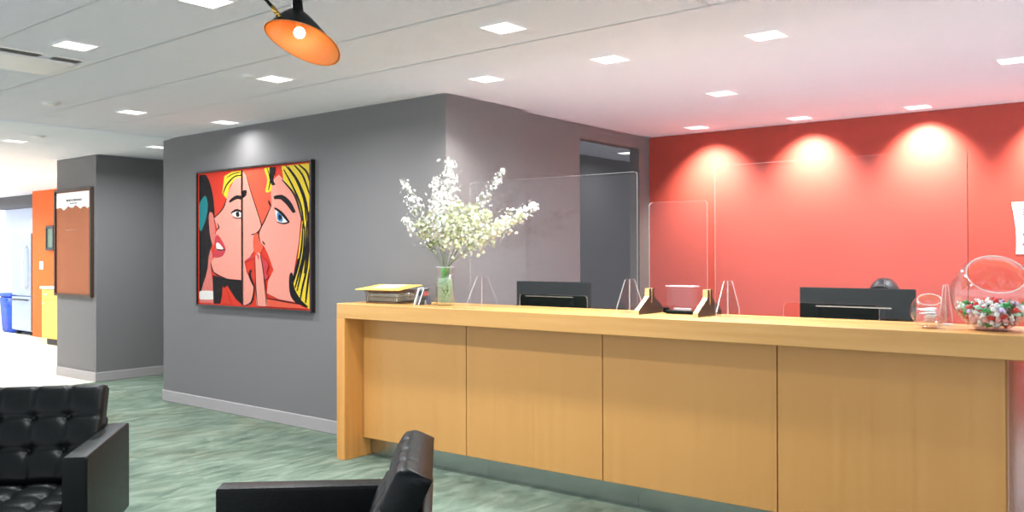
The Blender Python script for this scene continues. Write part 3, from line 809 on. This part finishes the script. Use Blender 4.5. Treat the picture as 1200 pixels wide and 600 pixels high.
mb = MB(); mb.tube([apex.lerp(nk, -.35)-canopy, apex.lerp(nk, .3)-canopy, apex.lerp(nk, .8)-canopy, nk-canopy], .021, M['lampblack'], 20, r2=.016); mb.ball(nk-canopy, .0165, M['lampblack'], 16, 10); mb.build('neck', t)
bp = cen.lerp(apex, .28) + maj*(-.008)
bp = at_d(351, 38.5, (bp-C0).dot(_f))
mb = MB(); mb.ball(bp-canopy, .021, M['bulb'], 20, 14); o = mb.build('bulb', t)
mb = MB(); mb.tube([bp+(apex-bp).normalized()*.018-canopy, apex-canopy], .012, M['lamporange'], 12); mb.build('socket', t)
j0 = at_d(328, 20, LD-.04); j1 = at_d(319, 8, LD-.03)
mb = MB(); mb.tube([j0-canopy, j0.lerp(j1, .3)-canopy], .005, M['brass'], 10); mb.tube([j0.lerp(j1, .25)-canopy, j0.lerp(j1, .75)-canopy, j1-canopy], .0085, M['brass'], 12); mb.ball(j0.lerp(j1, .3)-canopy, .0095, M['brass'], 12, 8); o = mb.build('swivel_joint', t); o['label'] = 'small brass swivel joint'
j2 = at_d(270, -48, LD+.15)
mb = MB(); mb.tube([j1-canopy, j1.lerp(j2, .5)-canopy, j2-canopy, Vector((0, 0, -.03))], .006, M['lampblack'], 10); mb.build('arm', t)
mb = MB(); mb.lathe([(0, -.035), (.03, -.035), (.05, -.02), (.055, 0), (0, 0)], M['lampblack'], 28); mb.build('canopy', t)
l = bpy.data.lights.new('lamp', 'POINT'); l.energy = .14; l.color = (1, .88, .72); l.shadow_soft_size = .021
o = bpy.data.objects.new('lamp', l); COL.objects.link(o); o.parent = t; o.location = bp-canopy+nrm*.03

# ------------------------------------------------------------------ framed artwork (pop art in flat colours)
def wp(cx, cy): return at_y(220+cx*.35, 170+cy*.35, AY)
TL, TR, BRc, BL = wp(42, 93), wp(425, 47), wp(430, 557), wp(40, 540)
ax0, ax1 = (TL.x+BL.x)/2, (TR.x+BRc.x)/2; az0, az1 = (BL.z+BRc.z)/2, (TL.z+TR.z)/2
art = thing('framed_artwork', 'big square pop art picture of faces in a thin black frame on the grey wall', 'picture', ((ax0+ax1)/2, AY, az0))
aw, ah = (ax1-ax0)/2, az1-az0
FT = .015
mb = MB()
mb.box(-aw, aw, -.045, 0, 0, FT, M['blackframe'], .002, 1); mb.box(-aw, aw, -.045, 0, ah-FT, ah, M['blackframe'], .002, 1)
mb.box(-aw, -aw+FT, -.045, 0, FT, ah-FT, M['blackframe'], .002, 1); mb.box(aw-FT, aw, -.045, 0, FT, ah-FT, M['blackframe'], .002, 1)
mb.build('frame', art)
pc = {k: mat('print_'+k, tuple(int(x*.86) for x in c), .6, noise=.02, nscale=50, spec=.12) for k, c in dict(red=(222, 58, 38), coral=(236, 92, 66), pink=(244, 158, 140), rose=(226, 122, 110), yellow=(238, 206, 52), black=(22, 16, 18), white=(240, 232, 226), teal=(26, 128, 132), blue=(70, 130, 180), lips=(206, 62, 72)).items()}
mb = MB(); mb.box(-aw+FT, aw-FT, -.028, -.004, FT, ah-FT, pc['red'])
lay = [0]
# picture plane coordinates from the crop grid (42..428, 70..548)
def uv(x, y):
    s = (x-42)/(428-42); top = 93-46*s; bot = 540+17*s
    tt = (y-top)/(bot-top)
    s = min(max(s, .012), .988); tt = min(max(tt, .012), .988)
    return (-aw+FT+s*(2*aw-2*FT), FT+(1-tt)*(ah-2*FT))
def smooth_poly(pts, k=4):
    out = []
    n_ = len(pts)
    for i in range(n_):
        p0, p1, p2, p3 = [Vector(pts[(i+j-1) % n_]) for j in range(4)]
        for q in range(k):
            s = q/k
            out.append(.5*((2*p1)+(p2-p0)*s+(2*p0-5*p1+4*p2-p3)*s*s+(-p0+3*p1-3*p2+p3)*s**3))
    return [(v.x, v.y) for v in out]
def shape(c, pts, sm=True):
    lay[0] += 1; y = -.0282-lay[0]*.00012
    if sm: pts = smooth_poly(pts)
    vs, last = [], None
    for x, z in (uv(*p) for p in pts):
        if last and abs(x-last[0])+abs(z-last[1]) < 1e-5: continue
        last = (x, z); vs.append(mb.bm.verts.new((x, y, z)))
    f = mb.bm.faces.new(vs); f.material_index = mb.mi(pc[c]); f.normal_update()
    if f.normal.y > 0: f.normal_flip()
    bmesh.ops.triangulate(mb.bm, faces=[f])
def line(c, pts, w=4):
    """tapered brush stroke through the points"""
    n_ = len(pts); dense = []
    for i in range(n_-1):
        p0, p1, p2, p3 = [Vector(pts[min(max(i+j-1, 0), n_-1)]) for j in range(4)]
        for q in range(5):
            s = q/5; dense.append(.5*((2*p1)+(p2-p0)*s+(2*p0-5*p1+4*p2-p3)*s*s+(-p0+3*p1-3*p2+p3)*s**3))
    dense.append(Vector(pts[-1])); L, Rr = [], []
    for i, p in enumerate(dense):
        t_ = (dense[min(i+1, len(dense)-1)]-dense[max(i-1, 0)]); t_.normalize(); nn = Vector((-t_.y, t_.x))
        ww = w*(.35+.65*math.sin(PI*(.08+.84*i/(len(dense)-1))))/2
        L.append(p+nn*ww); Rr.append(p-nn*ww)
    lay[0] += 1; y = -.0282-lay[0]*.00012
    for i in range(len(dense)-1):
        vs = [mb.bm.verts.new((q[0], y, q[1])) for q in (uv(*L[i]), uv(*L[i+1]), uv(*Rr[i+1]), uv(*Rr[i]))]
        try:
            f = mb.bm.faces.new(vs); f.material_index = mb.mi(pc[c]); f.normal_update()
            if f.normal.y > 0: f.normal_flip()
        except ValueError: pass
# left half
shape('rose', [(40, 400), (80, 330), (98, 380), (92, 430), (108, 500), (112, 560), (36, 560)])
shape('black', [(36, 80), (72, 96), (96, 150), (106, 240), (100, 320), (84, 372), (78, 420), (62, 470), (36, 510)])
shape('teal', [(46, 200), (70, 168), (80, 200), (72, 250), (52, 290), (42, 250)])
shape('rose', [(84, 232), (100, 232), (108, 300), (100, 340), (88, 300)])
shape('white', [(36, 498), (104, 496), (112, 522), (36, 522)])
shape('pink', [(207, 86), (207, 456), (150, 452), (102, 430), (92, 400), (104, 376), (112, 345), (108, 305), (116, 280), (104, 244), (136, 212), (158, 150), (182, 100)], False)
shape('yellow', [(134, 160), (142, 100), (170, 82), (207, 74), (207, 100), (182, 106), (162, 132), (150, 176)], False)
line('black', [(136, 165), (150, 130), (180, 100), (206, 96)], 5); line('black', [(150, 105), (172, 92), (200, 86)], 3)
line('black', [(104, 244), (136, 212), (150, 176)], 4)
line('black', [(160, 188), (184, 172), (204, 174), (207, 184)], 13)
shape('white', [(170, 228), (188, 220), (205, 226), (205, 238), (186, 240)]); shape('black', [(184, 224), (194, 222), (196, 236), (186, 238)])
line('black', [(166, 226), (186, 216), (206, 222)], 8); line('black', [(172, 240), (190, 244), (206, 240)], 3)
line('black', [(116, 262), (122, 276), (112, 286)], 4)
shape('lips', [(108, 312), (118, 302), (136, 326), (146, 352), (122, 346), (110, 334)]); shape('white', [(112, 332), (122, 330), (138, 350), (116, 352)])
shape('lips', [(98, 366), (116, 352), (144, 354), (134, 374), (108, 380)]); line('black', [(112, 350), (128, 354), (146, 352)], 4)
shape('black', [(98, 440), (150, 454), (207, 456), (207, 542), (182, 520), (152, 474), (138, 486), (126, 560), (102, 560), (100, 490)], False)
shape('red', [(136, 478), (150, 492), (168, 545), (132, 548)], False)
line('black', [(92, 400), (102, 430), (150, 453), (207, 458)], 4)
# right half
shape('coral', [(210, 60), (300, 56), (330, 120), (300, 220), (276, 280), (262, 270), (236, 180)], False)
shape('pink', [(208, 70), (222, 100), (236, 150), (262, 232), (272, 276), (246, 300), (244, 330), (248, 352), (232, 378), (214, 392), (222, 430), (246, 470), (240, 530), (230, 560), (208, 560)], False)
shape('coral', [(246, 302), (262, 298), (278, 340), (262, 366), (246, 352)])
line('black', [(222, 100), (236, 150), (262, 232), (272, 276), (246, 300)], 3); line('black', [(236, 420), (232, 440), (248, 480)], 8); line('black', [(248, 480), (238, 530), (212, 545)], 5)
shape('black', [(208, 150), (222, 148), (220, 165), (208, 172)]); line('black', [(238, 300), (248, 296)], 4)
line('lips', [(216, 392), (234, 380), (248, 376)], 7)
shape('pink', [(302, 120), (306, 196), (286, 244), (264, 292), (268, 322), (284, 344), (296, 372), (312, 420), (294, 458), (290, 500), (330, 520), (400, 532), (396, 470), (374, 440), (392, 320), (398, 240), (376, 150), (330, 92)], False)
line('black', [(306, 196), (286, 244), (264, 292), (268, 322)], 4); line('black', [(276, 322), (284, 334)], 5); line('black', [(296, 182), (302, 200)], 6)
shape('yellow', [(282, 66), (312, 62), (308, 130), (300, 152), (286, 150), (292, 110)])
shape('yellow', [(338, 58), (426, 40), (440, 300), (436, 560), (392, 532), (366, 500), (362, 470), (384, 420), (394, 330), (402, 250), (382, 170), (344, 110)], False)
shape('black', [(300, 64), (318, 62), (312, 110), (318, 126), (304, 124)])
shape('black', [(362, 440), (372, 430), (378, 480), (398, 520), (420, 545), (384, 532), (364, 500)])
for q in ([(345, 75), (372, 130), (398, 200), (408, 280)], [(360, 66), (392, 120), (416, 200), (420, 300)], [(378, 60), (404, 96), (424, 160)], [(404, 260), (400, 340), (388, 410), (372, 470)], [(416, 250), (412, 350), (398, 430), (386, 490)], [(424, 320), (416, 410), (402, 480), (396, 520)], [(340, 110), (380, 165), (402, 250)], [(352, 62), (384, 110), (408, 180), (414, 250)], [(392, 58), (416, 84), (426, 120)], [(410, 270), (406, 360), (394, 420), (380, 480)], [(422, 220), (420, 320), (408, 430)], [(390, 380), (380, 430), (370, 460)], [(426, 400), (418, 470), (412, 530)]):
    line('black', q, 6)
line('black', [(292, 70), (302, 110), (296, 146)], 3)
line('black', [(314, 172), (338, 170), (360, 190), (378, 222)], 17)
shape('white', [(320, 214), (344, 232), (356, 254), (330, 256), (322, 240)]); shape('blue', [(326, 222), (340, 232), (342, 252), (330, 252), (324, 240)]); shape('black', [(330, 230), (338, 234), (338, 246), (330, 246)])
line('black', [(316, 206), (340, 226), (362, 256)], 9); line('black', [(324, 254), (344, 260), (362, 256)], 4)
shape('lips', [(262, 372), (278, 378), (296, 402), (290, 428), (296, 442), (284, 452), (270, 420), (264, 396)])
shape('pink', [(252, 382), (260, 362), (270, 368), (280, 430), (288, 500), (290, 560), (260, 560), (254, 470)])
line('black', [(252, 382), (254, 470), (260, 548)], 3); line('black', [(270, 370), (280, 430), (290, 548)], 3); line('lips', [(256, 366), (262, 372), (264, 384)], 5)
shape('coral', [(292, 520), (340, 528), (392, 534), (416, 560), (292, 560)], False)
line('black', [(290, 516), (340, 526), (396, 536)], 4)
shape('black', [(204, 60), (209, 60), (210, 560), (205, 560)], False)
mb.build('print', art)

# ------------------------------------------------------------------ notice board on the column
q0, q1 = at_y(67, 223, KY), at_y(110, 220, KY); zb = (at_y(67, 347, KY).z+at_y(110, 348, KY).z)/2; zt = (at_y(67, 224, KY).z+at_y(110, 218, KY).z)/2
bw = (q1.x-q0.x)/2; bh = zt-zb
nb_ = thing('notice_board', 'tall cork notice board in a dark frame on the grey column', 'notice board', ((q0.x+q1.x)/2, KY, zb))
mb = MB(); ft = .03
mb.box(-bw, bw, -.04, 0, 0, ft, M['brownframe'], .003, 1); mb.box(-bw, bw, -.04, 0, bh-ft, bh, M['brownframe'], .003, 1)
mb.box(-bw, -bw+ft, -.04, 0, ft, bh-ft, M['brownframe'], .003, 1); mb.box(bw-ft, bw, -.04, 0, ft, bh-ft, M['brownframe'], .003, 1); mb.build('frame', nb_)
MB().box(-bw+ft, bw-ft, -.02, -.002, ft, bh-ft, M['cork']).build('cork_panel', nb_)
mb = MB(); zt_ = bh-ft; pts = [(-bw+ft+.005, -.021, zt_-.01), (bw-ft-.005, -.021, zt_-.01), (bw-ft-.005, -.021, zt_-.16)]
N_ = 14
for i in range(1, N_): pts.append((bw-ft-.005-(2*bw-2*ft-.01)*i/N_, -.021, zt_-.185-.018*math.sin(i*1.9)-.01*math.sin(i*.7)))
pts.append((-bw+ft+.005, -.021, zt_-.19))
mb.prism(pts, (0, -.0012, 0), M['paper']); 
rg = random.Random(2)
x = -.17
while x < .2:
    w_ = rg.uniform(.02, .05); mb.box(x, x+w_, -.0228, -.0222, zt_-.115, zt_-.09, M['ink']); x += w_+.012
x = -.08
while x < .1:
    w_ = rg.uniform(.015, .03); mb.box(x, x+w_, -.0228, -.0222, zt_-.145, zt_-.132, M['ink']); x += w_+.01
o = mb.build('header_sheet', nb_); o['label'] = 'white torn edged paper header'
mb = MB()
for (px, pz) in ((-.15, .98), (-.05, 1.0), (.05, .985)): mb.ball((px, -.024, bh-.62+pz*.15), .006, M['whiteplastic'], 8, 6)
mb.build('pins', nb_)

# ------------------------------------------------------------------ notice on the red wall
def redy(x): return REDY+.121*(x-RX)/(1.9-RX)
pA = at_y(1185, 237, redy(-1.1)); pB = at_y(1185, 298, redy(-1.1))
sgn = thing('wall_notice', 'white paper notice taped to the red wall at the right edge', 'notice', (pA.x, redy(pA.x)-.002, pB.z), .0199)
hN = pA.z-pB.z; wN = .26
mb = MB(); pts = [(.03, 0)]+[(.03-.03*math.sin(PI*.5*k/6)+.02*math.sin(PI*k/6), hN*k/6) for k in range(1, 7)]+[(wN, hN), (wN, 0)]
mb.prism([(x, 0, z) for x, z in pts], (0, -.0015, 0), M['paper']); mb.build('sheet', sgn)
mb = MB()
for (z_, w0, w1) in ((.84, .075, .125), (.79, .075, .12), (.74, .075, .125), (.55, .06, .2)): mb.box(w0, w1, -.0025, -.0018, hN*z_, hN*z_+.012, M['ink'] if z_ > .6 else M['base'])
for s in (-1, 1):
    pts = [(.10+s*.022, hN*.40), (.10+s*.004, hN*.30), (.10-s*.006, hN*.26), (.10-s*.024, hN*.17)]
    for (a, b), (c, d_) in zip(pts, pts[1:]): mb.quad([(a-.006, -.0026-.0002*s, b), (a+.006, -.0026-.0002*s, b), (c+.006, -.0026-.0002*s, d_), (c-.006, -.0026-.0002*s, d_)], M['inkred'])
mb.build('printed_marks', sgn)

# ------------------------------------------------------------------ kitchen corner
# refrigerator
fp0, fp1 = at_y(13.5, 389, 6.45), at_y(36, 390, 6.45)
FWd = fp1.x-fp0.x-.02
fg = thing('refrigerator', 'tall steel bottom freezer refrigerator beside the orange wall', 'refrigerator', ((fp0.x+fp1.x)/2, 6.45, 0))
FH = 1.80; w2 = FWd/2
MB().box(-w2, w2, .06, .75, .06, FH, M['fridge'], .006, 1).build('cabinet', fg)
d1 = MB().box(-w2, w2, 0, .058, .70, FH, M['fridge'], .012, 2).build('door', fg)
MB().tube([(w2-.17, -.002, .82), (w2-.17, -.05, .86), (w2-.17, -.065, 1.2), (w2-.17, -.05, 1.54), (w2-.17, -.002, 1.58)], .018, M['white'], 10).build('handle', d1)
MB().ball((w2-.2, -.002, 1.7), .02, M['white'], 10, 6, (1, .2, 1)).build('badge', d1)
d2 = MB().box(-w2, w2, 0, .058, .08, .68, M['fridge'], .012, 2).build('freezer_drawer', fg)
MB().tube([(-w2+.1, -.002, .62), (-w2+.12, -.045, .63), (w2-.12, -.045, .63), (w2-.1, -.002, .62)], .014, M['slot'], 10).build('handle', d2)
for sx in (-1, 1): MB().box(sx*(w2-.1)-.03, sx*(w2-.1)+.03, .05, .12, 0, .06, M['black']).build('foot', fg)
# blue bin
bp_ = at_y(4, 389, 6.3)
bn = thing('recycling_bin', 'bright blue lidded bin standing left of the refrigerator', 'bin', (fp0.x-.33, 6.72, 0))
mb = MB(); b = bmesh.new(); bmesh.ops.create_cube(b, size=1)
for v in b.verts:
    k = 1 if v.co.z > 0 else .86
    v.co = Vector((v.co.x*.56*k, v.co.y*.5*k, .33+v.co.z*.66))
bmesh.ops.bevel(b, geom=b.edges[:], offset=.02, segments=2, affect='EDGES'); mb.merge(b, M['blue'], None, True); mb.build('body', bn)
MB().box(-.3, .3, -.27, .27, .662, .72, M['blue'], .015, 2).build('lid', bn)
MB().tube([(-.14, -.268, .60), (-.14, -.30, .60), (.14, -.30, .60), (.14, -.268, .60)], .012, M['blue'], 8).build('handle', bn)
# yellow base cabinet
c0 = at_y(48, 387, 5.95); c1x = KX-.9
cb = thing('kitchen_cabinet', 'yellow kitchen base cabinet with a white top against the orange wall', 'cabinet', (c0.x, 5.95, 0))
cw = c1x-c0.x
MB().box(0, cw, .03, .495, .1, .88, M['yellow'], .003, 1).build('body', cb)
MB().box(.03, cw-.03, .08, .48, 0, .1, M['slot']).build('plinth', cb)
MB().box(-.02, cw, -.01, .495, .88, .92, M['white'], .004, 1).build('worktop', cb)
for k in range(4):
    a = .01+k*(cw-.02)/4; b_ = a+(cw-.02)/4-.006
    dd = MB().box(a, b_, .01, .03, .11, .70, M['yellow'], .003, 1).build('door', cb); MB().box(a+.04, a+.14, -.01, .01, .64, .655, M['steel'], .003, 1).build('handle', dd)
    dw = MB().box(a, b_, .01, .03, .71, .87, M['yellow'], .003, 1).build('drawer', cb); MB().box(a+.12, a+.24, -.01, .01, .785, .80, M['steel'], .003, 1).build('handle', dw)
# light switch and framed panel on the orange wall
p = at_y(49, 311, 6.45)
ls = thing('light_switch', 'white switch plate on the orange wall right of the refrigerator', 'light switch', (p.x, 6.45, p.z))
MB().box(-.07, .07, -.012, 0, -.07, .07, M['white'], .004, 2).build('plate', ls)
MB().box(-.03, .03, -.018, -.012, -.04, .04, M['whiteplastic'], .003, 1).build('rocker', ls)
p = at_y(62, 279, 6.45); pw = .15
fp = thing('wall_panel', 'small dark framed panel hung on the orange wall beside the column', 'wall panel', (p.x, 6.45, p.z))
mb = MB()
for s in (-1, 1):
    mb.box(-pw, pw, -.06, 0, s*.185-.025, s*.185+.025, M['blackframe'], .004, 1); mb.box(s*(pw-.02)-.02, s*(pw-.02)+.02, -.06, 0, -.16, .16, M['blackframe'], .004, 1)
mb.build('frame', fp)
MB().box(-pw+.04, pw-.04, -.045, 0, -.16, .16, M['screen']).build('screen', fp)

# ------------------------------------------------------------------ the receptionist behind the right monitor, and the chair
HX, HY, HZ = -1.50, 5.42, 1.135          # head centre
t = thing('office_chair', 'black swivel office chair under the person behind the counter', 'office chair', (HX, HY+.08, 0))
mb = MB(); mb.box(-.24, .24, -.24, .24, .41, .475, M['shirt'], .025, 3); mb.build('seat', t)
mb = MB(); mb.box(-.21, .21, .25, .30, .52, .95, M['shirt'], .02, 3); mb.build('backrest', t)
mb = MB(); mb.tube([(0, .1, .40), (0, .27, .42), (0, .31, .55), (0, .305, .7)], .018, M['black'], 8); mb.build('back_bar', t)
mb = MB(); mb.tube([(0, 0, .09), (0, 0, .41)], .025, M['chrome'], 12); mb.build('column', t)
for k in range(5):
    a = 2*PI*k/5+.3
    lg = MB().tube([(0, 0, .1), (.28*math.cos(a), .28*math.sin(a), .065)], .02, M['black'], 8, r2=.014).build('leg', t)
    MB().ball((.28*math.cos(a), .28*math.sin(a), .027), .027, M['black'], 12, 8).build('caster', lg)

def skin_obj(name, verts, edges, radii, root, mats, parent, levels=2):
    me = bpy.data.meshes.new(name); me.from_pydata([tuple(v) for v in verts], edges, []); me.update()
    o = bpy.data.objects.new(name, me); COL.objects.link(o)
    md = o.modifiers.new('Skin', 'SKIN'); md.use_smooth_shade = True
    for i, r in enumerate(radii): me.skin_vertices[0].data[i].radius = r if isinstance(r, tuple) else (r, r)
    for i in range(len(verts)): me.skin_vertices[0].data[i].use_root = (i == root)
    s = o.modifiers.new('Sub', 'SUBSURF'); s.levels = levels; s.render_levels = levels
    dg = bpy.context.evaluated_depsgraph_get(); ev = o.evaluated_get(dg); m2 = bpy.data.meshes.new_from_object(ev)
    o.modifiers.clear(); o.data = m2; m2.materials.clear()
    for m in mats: m2.materials.append(m)
    for p_ in m2.polygons: p_.use_smooth = True
    o.parent = parent; return o
pr = thing('person', 'person with dark hair seated behind the right monitor, only the hair showing', 'person', (HX, HY, 0))
V, Ed, Rd = [], [], []
def add(p_, r, par=None):
    V.append(Vector(p_)); Rd.append(r)
    if par is not None: Ed.append((par, len(V)-1))
    return len(V)-1
pel = add((0, .12, .56), (.15, .11)); w_ = add((0, .10, .70), (.125, .095), pel); chs = add((0, .06, .84), (.145, .10), w_); sh = add((0, .035, .93), (.12, .085), chs)
nk_ = add((0, .02, 1.0), .052, sh); h0 = add((0, .0, 1.06), .062, nk_); h1 = add((0, -.005, 1.13), (.072, .09), h0); h2 = add((0, .005, 1.19), (.06, .075), h1)
for s in (-1, 1):
    a0 = add((s*.165, .045, .925), .055, sh); a1 = add((s*.225, .0, .80), .047, a0); a2 = add((s*.235, -.09, .765), .04, a1); a3 = add((s*.17, -.27, .785), .028, a2)
    hnd = add((s*.15, -.33, .782), (.03, .018), a3); kn = add((s*.145, -.36, .778), (.034, .014), hnd)
    for k, (dx, L) in enumerate(((-.027, .062), (-.009, .072), (.009, .068), (.027, .052))):
        f0 = add((s*.145+dx, -.385, .776), .0095, kn); f1 = add((s*.145+dx*1.1, -.385-L*.5, .772), .0085, f0); add((s*.145+dx*1.15, -.385-L, .762), .0075, f1)
    t0 = add((s*.15-s*.03, -.335, .776), .011, hnd); t1 = add((s*.15-s*.048, -.36, .772), .0095, t0); add((s*.15-s*.052, -.385, .768), .008, t1)
    l0 = add((s*.10, .07, .545), .085, pel); l1 = add((s*.12, -.13, .545), .075, l0); l2 = add((s*.13, -.33, .535), .058, l1); l3 = add((s*.13, -.35, .30), .05, l2); l4 = add((s*.13, -.33, .09), .036, l3); l5 = add((s*.13, -.40, .045), (.038, .03), l4); add((s*.135, -.52, .03), (.036, .022), l5)
body = skin_obj('body', V, Ed, Rd, 0, [M['shirt'], M['skin'], M['trousers'], M['black']], pr)
for p_ in body.data.polygons:
    c = p_.center
    if c.z > 1.0 or (c.y < -.25 and .73 < c.z < .86): p_.material_index = 1
    elif c.z < .085: p_.material_index = 3
    elif c.z < .60: p_.material_index = 2
# face details
mb = MB()
for s in (-1, 1):
    mb.ball((s*.03, -.087, 1.135), .012, M['eyewhite'], 12, 8); mb.ball((s*.03, -.0965, 1.135), .0055, M['eyedark'], 10, 6)
mb.build('eyes', pr)
mb = MB(); mb.tube([(0, -.092, 1.14), (0, -.105, 1.118), (0, -.112, 1.10), (0, -.098, 1.092)], .009, M['skin'], 10, r2=.012); mb.build('nose', pr)
mb = MB(); mb.tube([(-.025, -.084, 1.066), (-.01, -.092, 1.07), (0, -.093, 1.068), (.01, -.092, 1.07), (.025, -.084, 1.066)], .006, M['lip'], 8); mb.build('mouth', pr)
for s in (-1, 1): MB().ball((s*.08, .015, 1.12), .03, M['skin'], 12, 8, (.35, .6, 1)).build('ear', pr)
# hair: cap of strands around the skull
mb = MB(); b = bmesh.new(); bmesh.ops.create_uvsphere(b, u_segments=40, v_segments=24, radius=1)
for v in b.verts:
    a = math.atan2(v.co.y, v.co.x); rip = 1+.018*math.sin(a*21)+.01*math.sin(a*37+2)
    v.co = Vector((v.co.x*.088*rip, v.co.y*.108*rip+.012, v.co.z*.108*(1+.008*math.sin(a*13))+1.148))
bmesh.ops.bisect_plane(b, geom=b.verts[:]+b.edges[:]+b.faces[:], plane_co=(0, -.045, 1.165), plane_no=(0, -.80, -.6), clear_outer=True)
mb.merge(b, M['hair'], None, True); mb.build('hair', pr)

# ------------------------------------------------------------------ daylight and output look
w = bpy.data.worlds.new('World'); S.world = w; w.use_nodes = True
bg = w.node_tree.nodes['Background']; bg.inputs['Color'].default_value = (.92, .97, 1.07, 1); bg.inputs['Strength'].default_value = 1.95
S.view_settings.view_transform = 'Standard'; S.view_settings.look = 'None'; S.view_settings.gamma = 1; S.view_settings.exposure = -.06
S.view_settings.use_curve_mapping = False
S.cycles.use_denoising = True; S.cycles.denoising_input_passes = 'RGB'
S.cycles.max_bounces = 10; S.cycles.transparent_max_bounces = 24
S.cycles.sample_clamp_indirect = 6
